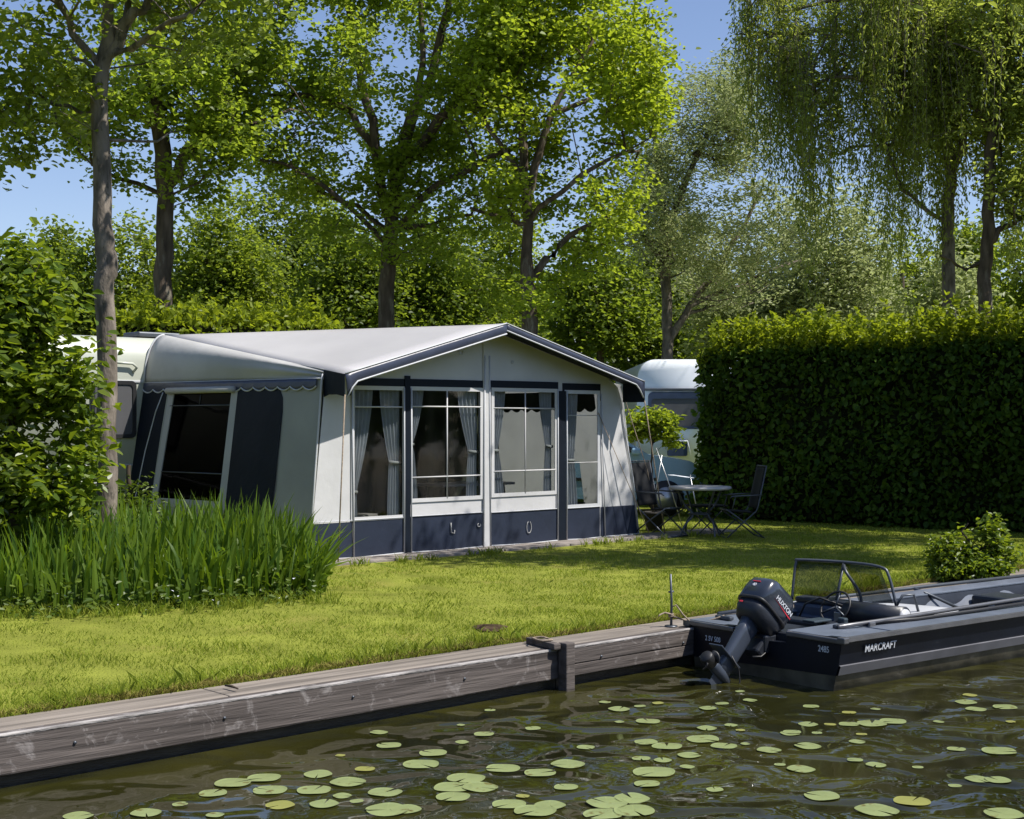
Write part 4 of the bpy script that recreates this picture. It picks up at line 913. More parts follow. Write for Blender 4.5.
# gable fascia, canopy lining, side flaps
b = MB()
def fas(f0, f1, side):
    def ff(u, v):
        f = f0 + (f1 - f0) * u; s = SL + (SR - SL) * f if side < 0 else SRr - (SRr - SR) * f
        z = ZE + (ZR - ZE) * f; d = (.125 if side < 0 else .085) + .13 * max(0, 1 - f / .07) ** 1.6
        return A(s + (.03 if side < 0 else -.03) * v * max(0, 1 - f / .07), OV - .004 - .012 * math.sin(math.pi * v), z + .004 - d * v)
    b.grid(ff, 40, 4)
fas(0, 1, -1); fas(0, 1, 1)
fa = part('gable_fascia', b, M['navyl'], aw); md = fa.modifiers.new('cloth_thickness', 'SOLIDIFY'); md.thickness = .006
b = MB()
for side in (-1, 1):
    b.tube([A((SL + (SR - SL) * f if side < 0 else SRr - (SRr - SR) * f) + (.03 if side < 0 else -.03) * max(0, 1 - f / .07), OV - .01, ZE + (ZR - ZE) * f - ((.122 if side < 0 else .082) + .13 * max(0, 1 - f / .07) ** 1.6)) for f in np.linspace(0, 1, 30)], .010, 6)
    b.tube([A(SL + (SR - SL) * f if side < 0 else SRr - (SRr - SR) * f, OV - .006, ZE + (ZR - ZE) * f + .008) for f in np.linspace(0, 1, 12)], .008, 6)
part('piping', b, M['offwhite'], fa)
b = MB()
for sx in (SL, SRr):
    b.add([A(SR, OV + .01, ZR - .02), A(sx, OV + .01, ZE - .02), A(sx, .0, ZE - .02), A(SR, .0, ZR - .02)], [(0, 1, 2, 3)])
part('canopy_lining', b, M['navy'], aw)
b = MB()
b.sheet([(OV, ZE + .0), (0, ZE + .055), (0, ZE - .25), (-.1, ZE - .225), (-.25, ZE - .225), (OV, ZE - .25)], [], lambda t, z, d: A(SL - .006 + d, t, z), .006)
b.sheet([(OV, ZE + .0), (0, ZE + .0), (0, ZE - .27), (OV, ZE - .27)], [], lambda t, z, d: A(SRr + d, t, z), .006); part('side_flap', b, M['navy'], aw)
# right side wall with a clear window
def RW(a, z, d=0.0):
    f = max(0, min(1, z / 2.1)); return A((S_R0) + (S_R1 + .02 - S_R0) * f + .25 * a + d, TC * a, z)
PH = [(.29, .30), (.41, .30), (.41, 1.0), (.29, 1.0)]; PH2 = [(.31, 1.15), (.40, 1.15), (.40, 1.70), (.31, 1.70)]
b = MB(); b.sheet([(0, 0.02), (1, .02), (1, 2.66), (0, 2.08)], [PH, PH2], lambda a, z, d: RW(a, z, d), .008); rw = part('side_wall', b, M['sidewhite'], aw)
b = MB(); b.sheet(PH, [], lambda a, z, d: RW(a, z, d), .003); part('pane', b, M['pane'], rw)
b = MB(); b.sheet(PH2, [], lambda a, z, d: RW(a, z, d), .003); part('pane', b, M['pane'], rw)
b = MB(); b.grid(lambda u, v: RW(.15 + .83 * u, 2.0 - (.24 + .05 * abs(math.sin(u * 40))) * v, -.03), 90, 2); part('inner_valance', b, M['interior'], rw)
b = MB(); b.sheet([(.28, .02), (.98, .02), (.98, .42), (.28, .42)], [], lambda a, z, d: RW(a, z, -.02 + d), .006); part('inner_skirt', b, M['interior'], rw)
# frame poles, guy straps, pegs
b = MB()
for s_ in (SL + .08, SR, S_R1 - .05): b.tube([A(s_, .10, .0), A(s_, .10, rz(s_) - .04)], .014, 8)
b.tube([A(SL + .08, .10, ZE - .02), A(SR, .10, ZR - .06), A(S_R1 - .05, .10, ZE - .02)], .014, 8); part('pole_frame', b, M['steel'], aw)
b = MB(); b.tube([A(SL + .0, OV, ZE - .23), A(-.22, -.62, .06)], .008, 6); b.tube([A(SRr, OV, ZE - .25), A(5.42, -.35, .05)], .008, 6); b.tube([A(S_R1 - .45, -.02, 1.7), A(S_R0 - .1, -.3, .05)], .005, 6)
b.tube([A(SRr, -.05, ZE - .25), A(S_R0 + .3, .1, .9), A(S_R0 + .45, .1, .3)], .006, 6); part('guy_rope', b, M['rope'], aw)
# emblem and small marks on the skirt
b = MB(); m_ = csolve(451.5, 0); zz = .27
b.tube([A(m_ - .025, -.02, zz + .08), A(m_ - .022, -.02, zz - .04), A(m_ + .03, -.02, zz - .05), A(m_ + .035, -.02, zz - .01)], .007, 6)
m_ = csolve(528, 0); b.tube([A(m_ + .04 * math.sin(a), -.02, .23 + .075 * math.cos(a)) for a in np.linspace(.4, 5.9, 20)], .0045, 6)
m_ = csolve(478, 0); b.tube([A(m_ + .025 * math.sin(a), -.02, .30 + .02 * math.cos(a)) for a in np.linspace(.9, 5.9, 12)], .006, 6); part('vent_loop', b, M['greyc'], aw)
b = MB(); b.sheet([(SR - .42, 2.40), (SR - .36, 2.40), (SR - .36, 2.47), (SR - .42, 2.47)], [[(SR - .41, 2.41), (SR - .37, 2.41), (SR - .37, 2.46), (SR - .41, 2.46)]], lambda s, z, d: A(s, -.012 + d, z), .008)
b.tube([A(SR + .46, -.012, 2.33), A(SR + .46, -.002, 2.33)], .022, 12); part('patch', b, M['offwhite'], aw)
# floor and paving
b = MB(); b.add([A(-.1, .02, .012), A(5.2, .02, .012), A(5.2, TC + .3, .012), A(-.3, TC + .3, .012)], [(0, 1, 2, 3)]); part('groundsheet', b, M['interior'], aw)
b = MB(); x = -1.0
while x < 6.3:
    wd = .56; b.box(A(x + wd / 2, -.22, .002), (wd - .02, .50, .05), (U, NN, UP), .006); x += wd
p_ = struct(part('paving', b, M['pave'])); p_['label'] = 'strip of concrete slabs along the awning front'
# things inside, seen through the windows
def folding_seat(loc, rot, mat, label):
    c, s_ = math.cos(rot), math.sin(rot); ax = (Vector((c, s_, 0)), Vector((-s_, c, 0)), UP); L = Vector(loc)
    r = thing('camp_chair', label, 'chair', L); at = lambda x, y, z: L + ax[0] * x + ax[1] * y + UP * z
    b = MB(); b.box(at(0, 0, .42), (.48, .46, .06), ax, .02); part('seat', b, mat, r)
    b = MB(); b.grid(lambda u, v: at(-.22 + .44 * u, .24 + .22 * v, .44 + .62 * v), 4, 4); o = part('backrest', b, mat, r); o.modifiers.new('t', 'SOLIDIFY').thickness = .03
    b = MB()
    for x in (-.23, .23): b.tube([at(x, -.24, 0), at(x, .22, .45)], .012, 6); b.tube([at(x, .26, 0), at(x, -.22, .45)], .012, 6)
    part('legs', b, M['dsteel'], r)
M['taupe'] = pmat('taupe_cloth', (.30, .27, .25), .85, .1, 5)
folding_seat(A(.95, .75, .012), QA + .3, M['taupe'], 'taupe camp chair seen through the left awning window')
ct = thing('camping_table', 'low dark table behind the third awning window', 'table', A(3.5, 1.6, .012)); b = MB(); b.box(A(3.5, 1.6, .72), (1.3, .6, .035), (U, NN, UP), .008); part('table_top', b, M['tabletop'], ct)
b = MB()
for x in (-.58, .58):
    for y in (-.25, .25): b.tube([A(3.5 + x, 1.6 + y, .012), A(3.5 + x * .9, 1.6 + y * .8, .70)], .014, 6)
part('legs', b, M['dsteel'], ct)
M['screen_cloth'] = pmat('dark_olive_cloth', (.03, .04, .026), .8, .3, 3, .4, 6)  # near-black cloth sheets, added to darken the view through the left windows
cb = thing('dark_screen', 'dark olive cloth screen added inside the awning to darken the left windows', 'dark screen', A(3.0, 3.0, .012))
b = MB(); b.grid(lambda u, v: A(1.6 + 3.5 * u, 2.75 + .05 * math.sin(u * 60) * (.3 + v) - .15 * v * (1 - v), 2.15 - 2.12 * v), 90, 8); o = part('front_sheet', b, M['screen_cloth'], cb); o.modifiers.new('t', 'SOLIDIFY').thickness = .01
b = MB(); b.grid(lambda u, v: A(1.6, 2.75 + .8 * u, 2.15 - 2.12 * v), 4, 4); o = part('end_sheet', b, M['screen_cloth'], cb); o.modifiers.new('t', 'SOLIDIFY').thickness = .01
# ------------------------------------------------------------------ right caravan, car, drying rack, potted tree
Y0 = 25.5; c2 = thing('caravan', 'white caravan with a wide dark end window beside the hedge', 'caravan', Vector((3.5, Y0 + 2, 0)))
xl = (636 - CX) * Y0 / F; xr = xl + 2.3; zt = H + (420 - 359) * Y0 / F
pr2 = [(xl + .06, .45), (xl, 1.1), (xl + .03, zt - .45)] + [(xl + .36 - .33 * math.cos(a), zt - .36 + .36 * math.sin(a)) for a in np.linspace(0, math.pi / 2, 8)] + [(xr - .36 + .33 * math.sin(a), zt - .36 + .36 * math.cos(a)) for a in np.linspace(0, math.pi / 2, 8)] + [(xr, 1.1), (xr - .06, .45)]
b = MB(); b.loft([[Vector((x, Y0 + dy, .45 + (z - .45) * sc)) for x, z in pr2] for dy, sc in ((.0, .985), (.06, .997), (.15, 1), (5.5, 1))]); part('body', b, M['cwhite'], c2)
XZ = lambda y: (lambda a, z, d: Vector((a, y + d, z)))
wz1 = H + (420 - 392) * Y0 / F; wz0 = H + (420 - 429) * Y0 / F; wx0 = (648 - CX) * Y0 / F
b = MB(); b.sheet(rrect(wx0, xr - .25, wz0, wz1, .09), [rrect(wx0 + .06, xr - .31, wz0 + .05, wz1 - .12, .06)], XZ(Y0 - .03), .03); wf = part('window', b, M['vinylnavy'], c2)
b = MB(); b.sheet(rrect(wx0 + .05, xr - .3, wz0 + .04, wz1 - .1, .06), [], XZ(Y0 - .012), .008); part('pane', b, M['glassg'], wf)
b = MB(); z_ = H + (420 - 389.5) * Y0 / F; b.box((xl + 1.15, Y0 - .02, z_), (2.2, .04, .045), None, .01); part('trim_strip', b, M['dsteel'], c2)
hx0 = (667 - CX) * Y0 / F; hx1 = (687 - CX) * Y0 / F; hz0 = H + (420 - 456) * Y0 / F; hz1 = H + (420 - 441) * Y0 / F
b = MB(); b.sheet(rrect(hx0, hx1, hz0, hz1, .03), [], XZ(Y0 - .06), .05); ht = part('hatch', b, M['vinylnavy'], c2); b = MB(); b.tube([(hx0, Y0 - .07, hz0 + .1), (hx0 + .03, Y0 - .07, hz1), (hx1, Y0 - .07, hz1), (hx1 + .06, Y0 - .07, hz0)], .014, 6); part('hatch_trim', b, M['cwhite'], ht)
b = MB(); b.tube([(xl + .15, Y0 + 2.6, .34), (xl + .35, Y0 + 2.6, .34)], .34, 24); part('wheel', b, M['black'], c2)
# pale blue car, side on
Yc = 23.2; car = thing('parked_car', 'pale blue car parked between the awning and the hedge', 'car', Vector((1.5, Yc + .8, 0)))
def carring(y, k):
    pts = [(-.75, .30), (-.85, .62), (-.78, .95), (-.55, 1.02), (.0, 1.40), (.4, 1.47), (1.1, 1.46), (1.7, 1.38), (2.28, 1.02), (2.95, .92), (3.22, .78), (3.30, .55), (3.22, .28)]
    return [Vector((x, y, .3 + (z - .3) * (k if z > .95 else 1))) for x, z in pts]
b = MB(); b.loft([carring(Yc, .985), carring(Yc + .06, 1), carring(Yc + 1.56, 1), carring(Yc + 1.62, .985)], True, False); part('body', b, M['blue'], car)
b = MB(); b.sheet([(.35, 1.06), (2.12, 1.06), (1.66, 1.34), (1.1, 1.41), (.5, 1.41), (.1, 1.34)], [], XZ(Yc - .012), .03); part('side_window', b, M['glassd'], car)
for x in (.05, 2.55):
    b = MB(); b.tube([(x, Yc + .2, .30), (x, Yc - .012, .30)], .30, 24); wh = part('wheel', b, M['black'], car)
    b = MB(); b.tube([(x, Yc - .02, .30), (x, Yc - .005, .30)], .19, 16); part('rim', b, M['steel'], wh)
b = MB(); b.box((3.18, Yc + .2, .74), (.12, .34, .12), None, .03); part('headlight', b, M['glassg'], car)
b = MB(); b.box((2.05, Yc - .07, 1.08), (.16, .14, .11), None, .03); part('mirror', b, M['blue'], car)
b = MB(); b.box((1.2, Yc - .012, .62), (2.4, .02, .05), None, .008); part('side_trim', b, M['black'], car)
# drying rack
Yd = 20.6; dr_ = thing('drying_rack', 'white folding drying rack behind the garden table', 'rack', G(675, 420 + H * F / Yd)); D_ = lambda px, py, dy=0: P(px, py, Yd + dy)
b = MB(); b.tube([D_(656, 448), D_(672, 492), D_(682, 526)], .008, 6); b.tube([D_(662, 455, .5), D_(650, 524, .5)], .006, 6); b.tube([D_(690, 475), D_(700, 526)], .008, 6); part('frame', b, M['steel'], dr_)
b = MB()
for i in range(5): b.tube([D_(668 + i * 1.2, 475, i * .12), D_(690 + i, 478, i * .12)], .006, 5)
part('rail', b, M['cwhite'], dr_)
pt = tree('potted_tree', 'small yellow green standard tree in a pot beside the awning corner', 20.2, [(654, 524, 1.2), (653, 480, 1.1), (652, 450, 1), (652, 432, .8)],
          [[(652, 446, 1.2), (640, 430, .8), (634, 420, .5)], [(652, 446, 1.2), (664, 432, .8), (674, 430, .5)]],
          [(640, 428, 16, 16, .25), (660, 424, 18, 15, .28), (670, 437, 10, 12, .2), (648, 414, 12, 9, .2)], 110, 16, .085, 'lime', 'twig', 31, .06, .5, nfreq=1.2, nthr=-.5, step=.12, r0=.003, cat='potted tree')
pb = P(654, 531, 20.2); pb.z = 0; b = MB(); b.loft([[pb + Vector((r_ * math.cos(a), r_ * math.sin(a), z)) for a in np.linspace(0, 2 * math.pi, 20, endpoint=False)] for r_, z in ((.11, 0), (.15, .24), (.165, .24), (.165, .28), (.14, .28), (.13, .22))]); part('pot', b, M['pot'], pt)

# ------------------------------------------------------------------ garden table and chairs
tb = G(700, 536); gt = thing('garden_table', 'round grey garden table with curved metal legs beside the hedge', 'table', tb)
zt_ = .685; b = MB(); b.loft([[tb + Vector((r_ * math.cos(a), r_ * math.sin(a), z)) for a in np.linspace(0, 2 * math.pi, 40, endpoint=False)] for r_, z in ((.38, zt_ - .045), (.425, zt_ - .04), (.435, zt_ - .02), (.425, zt_), (.34, zt_ + .003))]); part('table_top', b, M['tabletop'], gt)
for a in (25, 115, 205, 295):
    d = Vector((math.cos(R(a)), math.sin(R(a)), 0)); e = Vector((-d.y, d.x, 0)); b = MB()
    q, qr = smooth_pts([tb + d * .36 + UP * (zt_ - .04), tb + d * .24 + UP * .42, tb + d * .14 + e * .04 + UP * .30, tb + d * .26 + e * .05 + UP * .18, tb + d * .34 + e * .02], [.015] * 5, 5); b.tube(q, qr, 8); part('leg', b, M['dsteel'], gt)
b = MB(); b.tube([tb + Vector((.16 * math.cos(a), .16 * math.sin(a), .31)) for a in np.linspace(0, 6.2832, 24)], .010, 6); part('ring_brace', b, M['dsteel'], gt)
def garden_chair(label, loc, rot, seat=.42):
    r = thing('garden_chair', label, 'chair', (0, 0, 0), 'folding garden chairs by the round table')
    b = MB(); b.grid(lambda u, v: Vector((-.24 + .48 * u, -.26 + .52 * v, seat - .02 * math.sin(math.pi * u) - .03 * v)), 8, 8); o = part('seat', b, M['mesh'], r); o.modifiers.new('t', 'SOLIDIFY').thickness = .012
    b = MB(); b.grid(lambda u, v: Vector((-.23 + .46 * u, .25 + .15 * v + .02 * math.sin(math.pi * u), seat + .02 + .62 * v)), 8, 10); o = part('backrest', b, M['mesh'], r); o.modifiers.new('t', 'SOLIDIFY').thickness = .012
    for sx in (-.26, .26):
        b = MB(); b.tube([(sx, .37, 0), (sx, .05, .22), (sx, -.27, seat)], .012, 8); part('leg', b, M['dsteel'], r)
        b = MB(); b.tube([(sx, -.30, 0), (sx, -.05, .20), (sx, .22, seat - .02), (sx, .26, seat + .05), (sx, .41, seat + .66)], .012, 8); part('leg', b, M['dsteel'], r)
        b = MB(); b.tube([(sx, .33, seat + .23), (sx, .05, seat + .22), (sx, -.20, seat + .21), (sx, -.24, seat + .18)], [.016, .02, .02, .012], 8, flat=.6); b.tube([(sx, -.14, seat + .2), (sx, -.2, seat)], .010, 6); part('armrest', b, M['dsteel'], r)
    b = MB()
    for p0, p1 in (((-.26, -.27, seat), (.26, -.27, seat)), ((-.26, .41, seat + .66), (.26, .41, seat + .66)), ((-.26, .37, .01), (.26, .37, .01)), ((-.26, -.30, .01), (.26, -.30, .01))): b.tube([p0, p1], .011, 8)
    part('cross_tube', b, M['dsteel'], r); r.location = loc; r.rotation_euler = (0, 0, rot); return r
ch1 = garden_chair('black mesh folding garden chair between the awning corner and the table', G(661, 536), R(48))
ch1.scale = (.92, .92, .95)
ch2 = copy_tree(ch1); ch2.location = G(739, 537); ch2.rotation_euler = (0, 0, R(-84)); ch2.scale = (.86, .78, .90); ch2['label'] = 'black mesh garden chair right of the table with its back to the hedge'
fs = thing('footstool', 'low black folding stool behind the garden table', 'stool', (0, 0, 0)); b = MB(); b.box((0, 0, .40), (.5, .4, .025), None, .01); part('seat', b, M['mesh'], fs)
for x, y in ((-.22, -.17), (.22, -.17), (-.22, .17), (.22, .17)):
    b = MB(); b.tube([(x, y, .39), (-x * .9, y, 0)], .010, 6); part('leg', b, M['dsteel'], fs)
fs.location = G(706, 534); fs.rotation_euler = (0, 0, R(15))

# ------------------------------------------------------------------ boat
BP0 = G(842, 693, ZW); BP0.z = 0; BD = Vector((.79, .61, 0)).normalized(); BQ = Vector((-BD.y, BD.x, 0)); BW = 1.48
ROLL = -.05
def B(a, b_, z): return BP0 + BD * a + BQ * b_ + UP * (z + ROLL * (b_ / BW))
bt = thing('motor_boat', 'black open motor boat with a windscreen moored stern first along the quay', 'boat', B(2.5, BW / 2, ZW))
stn = [(0, 1), (.6, 1), (1.5, 1.0), (2.5, 1.0), (3.6, .99), (4.5, .93), (5.3, .76), (5.9, .5), (6.3, .2), (6.45, .03)]
def sec(a, k, pts):                                    # both sides of a cross section: pts are (half width factor, z)
    c = BW / 2; hw = BW / 2 * k; up_ = .10 * max(0, (a - 3.5) / 3) ** 2
    return [B(a, c - hw * w_, z + up_) for w_, z in pts], [B(a, c + hw * w_, z + up_) for w_, z in pts]
def strip(pts, mat, name, close_t=False, smooth=True):
    b = MB()
    for side in (0, 1): b.loft([sec(a, k, pts)[side] for a, k in stn], False, smooth, False)
    return part(name, b, mat, bt)
ZG = .10
strip([(1.0, ZG - .025), (.965, -.10)], M['hull'], 'hull_side')
strip([(.965, -.095), (.985, -.10), (.955, -.165), (.93, -.168)], M['hullgrey'], 'chine_band', smooth=False)
strip([(.93, -.168), (.90, ZW), (.62, -.42), (.02, -.48)], M['hullbot'], 'hull_bottom')
strip([(.99, ZG), (1.045, ZG - .002), (1.05, ZG - .030), (1.02, ZG - .038), (.995, ZG - .036)], M['rail'], 'rub_rail', smooth=False)
b = MB()                                               # transom with motor notch
tc_ = [(1.0, ZG), (.965, -.10), (.93, -.168)]
L_, R_ = sec(0, 1, tc_); c = BW / 2
notch = [B(0, c + .26, ZG), B(0, c + .24, .02), B(0, c - .24, .02), B(0, c - .26, ZG)]
poly = L_ + R_[::-1] + notch
b.add([p - BD * .004 for p in poly] + [p + BD * .05 for p in poly], [tuple(range(len(poly)))] + [tuple(range(len(poly), 2 * len(poly)))[::-1]] + [(i, (i + 1) % len(poly), (i + 1) % len(poly) + len(poly), i + len(poly)) for i in range(len(poly))])
part('transom', b, M['hull'], bt)
b = MB(); L_, R_ = sec(0, 1, [(.93, -.169), (.90, ZW), (.62, -.42), (.02, -.48)]); poly = L_ + R_[::-1]; b.add([p - BD * .001 for p in poly], [tuple(range(len(poly)))]); part('transom_foot', b, M['hullbot'], bt)
b = MB(); b.box(B(-.012, .235, ZG - .018), (.03, .50, .036), (BD, BQ, UP), .008); b.box(B(-.012, BW - .235, ZG - .018), (.03, .50, .036), (BD, BQ, UP), .008); b.box(B(.0, -.010, ZG - .019), (.056, .066, .044), (BD, BQ, UP), .008); b.box(B(.0, BW + .010, ZG - .019), (.056, .066, .044), (BD, BQ, UP), .008); part('stern_rail', b, M['rail'], bt)
# decks
b = MB()
def deck(a0, a1, b0, b1, z0=ZG + .004, th=.02): b.box(B((a0 + a1) / 2, (b0 + b1) / 2, z0 - th / 2), (a1 - a0, b1 - b0, th), (BD, BQ, UP), .006)
deck(.0, .55, .0, .50); deck(.0, .55, BW - .5, BW); deck(.56, 4.6, .0, .24); deck(.56, 4.6, BW - .13, BW); deck(4.61, 5.5, .18, BW - .18)
part('deck', b, M['deck'], bt)
b = MB(); b.box(B(.28, BW / 2, .0), (.40, .44, .16), (BD, BQ, UP), .02); b.box(B(.60, BW / 2 + .0, .05), (.14, BW - .5, .12), (BD, BQ, UP), .02); part('motor_well', b, M['vinyl'], bt)
b = MB(); b.box(B(.50, BW / 2 - .10, .125), (.20, .12, .02), (BD, BQ, UP), .008); b.box(B(.60, BW / 2 - .26, .12), (.05, .07, .06), (BD, BQ, UP), .012); part('battery_box', b, pmat('teal_plastic', (.035, .05, .06), .4), bt)
b = MB(); b.add([B(.5, .2, -.22), B(5, .2, -.22), B(5, BW - .12, -.22), B(.5, BW - .12, -.22)], [(0, 1, 2, 3)]); part('floor', b, M['vinyl'], bt)
b = MB(); b.grid(lambda u, v: B(.56 + 4.3 * u, BW - .13 - .02 * math.sin(math.pi * v) - .05 * (1 - v), -.2 + .28 * v), 30, 4); b.grid(lambda u, v: B(.56 + 4.3 * u, .24 + .05 * (1 - v), -.2 + .28 * v), 30, 4); part('inner_lining', b, M['vinyl'], bt)
b = MB()                                               # light padded coaming on the quay side
b.grid(lambda u, v: B(1.45 + 3.4 * u, BW - .10 - .10 * (1 - v) ** 1.3 + .012 * math.sin(u * 40) * (1 - v), -.06 + .20 * v), 60, 6); part('side_cushion', b, M['cushion'], bt)
b = MB(); b.tube([B(.3, BW - .02, ZG + .03), B(1.4, BW - .02, ZG + .05), B(3, BW - .02, ZG + .05), B(4.8, BW - .08, ZG + .05)], .016, 8); b.tube([B(2.75, BW - .05, ZG + .05), B(2.85, BW - .12, ZG), B(3.05, BW - .3, -.03)], .014, 6); part('quay_side_rail', b, M['dsteel'], bt)
# console, dash, seats
b = MB(); b.box(B(1.20, 1.06, .10), (.20, .68, .12), (BD, BQ, UP), .03); b.box(B(1.20, 1.06, -.10), (.24, .62, .34), (BD, BQ, UP), .02); cs = part('console', b, M['vinylnavy'], bt)
b = MB(); b.box(B(1.19, .98, .175), (.16, .82, .05), (BD, BQ, UP), .02); part('dash_pad', b, M['vinyl'], cs)
b = MB(); b.box(B(1.05, .88, .04), (.01, .10, .16), (BD, BQ, UP), .003); part('dash_panel', b, M['steel'], cs)
wc = B(.98, .86, .17); wx = BQ; wy = (UP * .86 + BD * .5).normalized(); b = MB()
b.tube([wc + wx * .132 * math.cos(a) + wy * .132 * math.sin(a) for a in np.linspace(0, 2 * math.pi, 36)], .009, 8)
wh = part('steering_wheel', b, M['black'], bt); b = MB()
for a in (90, 210, 330): b.tube([wc, wc + wx * .128 * math.cos(R(a)) + wy * .128 * math.sin(R(a))], .008, 6)
b.tube([wc, wc + BD * .14 - UP * .05], .016, 8); part('spokes', b, M['dsteel'], wh)
b = MB(); b.tube([wc + BD * .1, wc + Vector((-.1, .1, .06)), wc + Vector((-.2, .18, .0)), B(.9, 1.2, .0)], .009, 6); part('control_cable', b, M['black'], bt)
# rolled backrest and grey sun pad
b = MB(); b.tube([B(1.05, .80, .125), B(1.055, .27, .125)], .085, 20); rb = part('rolled_backrest', b, M['vinyl'], bt)
b = MB(); b.tube([B(1.055, .275, .125), B(1.055, .258, .125)], .066, 20); part('roll_end', b, M['vinylgrey'], rb)
b = MB(); b.grid(lambda u, v: B(1.36 + .72 * u, .32 + .85 * v, .09 + .05 * (1 - abs(2 * u - 1) ** 3) * (1 - abs(2 * v - 1) ** 6) - .02 * u), 20, 16); b.box(B(1.72, .74, -.08), (.71, .82, .26), (BD, BQ, UP), .03); part('sun_pad', b, M['vinylgrey'], bt)
b = MB(); b.box(B(3.6, .82, -.02), (.40, .95, .12), (BD, BQ, UP), .03); b.box(B(3.6, .82, -.14), (.34, .9, .14), (BD, BQ, UP), .02); part('thwart', b, M['vinyl'], bt)
# windscreen: two panes in a tube frame
b0, b1_ = 1.34, .56; zb, ztp = .19, .50
Wf = lambda a, b_, z: B(a, b_, z)
fr_ = MB()
p_tl, p_tm, p_tr, p_br = Wf(1.10, 1.36, ztp + .01), Wf(1.28, 1.02, ztp - .005), Wf(1.32, .70, ztp - .03), Wf(1.33, .55, zb - .02)
p_bl, p_bm = Wf(1.05, 1.36, zb), Wf(1.16, 1.0, zb)
q, qr = smooth_pts([p_bl, Wf(1.07, 1.36, .35), p_tl - UP * .02, p_tl + (p_tm - p_tl) * .06, p_tm, p_tr, Wf(1.33, .62, ztp - .10), p_br], [.012] * 8, 4); fr_.tube(q, qr, 8)
fr_.tube([p_tm, Wf(1.22, 1.01, .34), p_bm], .011, 8)
q, qr = smooth_pts([p_tm - UP * .02, Wf(1.20, .93, .42), Wf(1.28, .87, .27), Wf(1.30, .86, zb - .02)], [.012] * 4, 4); fr_.tube(q, qr, 8)
fr_.tube([p_br, Wf(1.38, .53, .25), Wf(1.47, .49, .255), Wf(1.50, .47, .12)], .011, 8)
ws = part('windscreen', fr_, M['dsteel'], bt)
b = MB()
def pane4(a_, b_, c_, d_):
    b.grid(lambda u, v: (a_ * (1 - u) + b_ * u) * (1 - v) + (d_ * (1 - u) + c_ * u) * v, 6, 4)
pane4(p_bl + UP * .05, p_bm + UP * .02, p_tm - UP * .01, p_tl - UP * .01); pane4(Wf(1.29, .88, zb), Wf(1.33, .58, zb), p_tr - UP * .01, p_tm - UP * .01)
o = part('pane', b, M['tinted'], ws); o.modifiers.new('t', 'SOLIDIFY').thickness = .004
# near side grab rail
b = MB(); q, qr = smooth_pts([B(.32, .30, ZG + .02), B(.45, .26, ZG + .03), B(.9, .22, ZG + .04), B(1.8, .20, ZG + .055), B(3.0, .19, ZG + .07), B(4.6, .22, ZG + .08)], [.016] * 6, 5); b.tube(q, qr, 8)
for a in (.6, .95, 1.3, 1.7, 2.1, 2.6, 3.2, 4.0): b.box(B(a, .215, ZG + .02), (.07, .022, .04), (BD, BQ, UP), .008)
gr = part('grab_rail', b, M['rail'], bt)
b = MB(); b.tube([B(.62, .24, ZG + .03), B(1.1, .19, ZG + .02), B(1.8, .17, ZG + .025), B(3, .17, ZG + .03)], .014, 6); part('rail_rope', b, M['black'], gr)
b = MB(); b.box(B(.40, .33, ZG + .02), (.16, .04, .03), (BD, BQ * 1.0, UP), .01); b.box(B(.18, BW - .2, ZG + .025), (.05, .16, .03), (BD, BQ, UP), .01); b.box(B(.18, BW - .2, ZG + .012), (.03, .04, .03), (BD, BQ, UP), .004); part('mooring_cleat', b, M['dsteel'], bt)
def letters(name, body, size, at, ex, ey, mat, parent, sx=1.0):
    vs, fs_ = text_geo(body, size); ez = ex.cross(ey); b = MB(); b.add([at + ex * v.x * sx + ey * v.y + ez * v.z for v in vs], fs_); return part(name, b, mat, parent)
hs_n = (-BQ * .95 - UP * .1)
sl_ = ((B(0, BW / 2 * (1 - 1.0), ZG - .025) - B(0, BW / 2 * (1 - .965), -.10))).normalized()
off = -BQ * .011
letters('lettering', 'MARCRAFT', .075, B(.42, .012, -.024) + off, BD, sl_, M['letter'], bt, .92)
letters('lettering', '2485', .062, B(-.008, .155, -.012), -BQ, UP, M['letter'], bt, .8)
letters('lettering', '2 SV 508', .055, B(-.008, BW - .26, -.035), -BQ, UP, M['letter'], bt, .8)

# outboard motor, tilted up
tilt = R(46); K = (BD * math.cos(tilt) + UP * math.sin(tilt)); Fw = (BD * math.sin(tilt) - UP * math.cos(tilt)); MBq = BQ
MC = B(-.02, BW / 2 + .02, .205)
def O(f, b_, k): return MC + Fw * f + MBq * b_ + K * k
om = thing('outboard_motor', 'dark navy outboard motor tilted up on the boat stern', 'outboard motor', MC)
def sell(k, hf, hb, of, q=3.2, n=32, kt=0.0):
    return [O(of + hf * math.copysign(abs(math.cos(a)) ** (2 / q), math.cos(a)), hb * math.copysign(abs(math.sin(a)) ** (2 / q), math.sin(a)), k + kt * math.cos(a)) for a in np.linspace(0, 2 * math.pi, n, endpoint=False)]
b = MB(); b.loft([sell(k, hf, hb, of, 4.6, 48, kt) for k, hf, hb, of, kt in [(.045, .175, .130, .02, .0), (.055, .185, .138, .02, .0), (.14, .183, .136, .018, .006), (.205, .172, .128, .014, .014), (.245, .155, .112, .008, .02), (.262, .125, .088, .0, .022), (.268, .07, .05, -.01, .022)]]); cw = part('cowl', b, M['cowl'], om)
b = MB(); b.loft([sell(k, hf, hb, of, 3.8) for k, hf, hb, of in [(-.10, .10, .085, .02), (-.085, .14, .112, .025), (-.02, .172, .126, .02), (.034, .178, .130, .02)]]); part('lower_cowl', b, M['vinyl'], om)
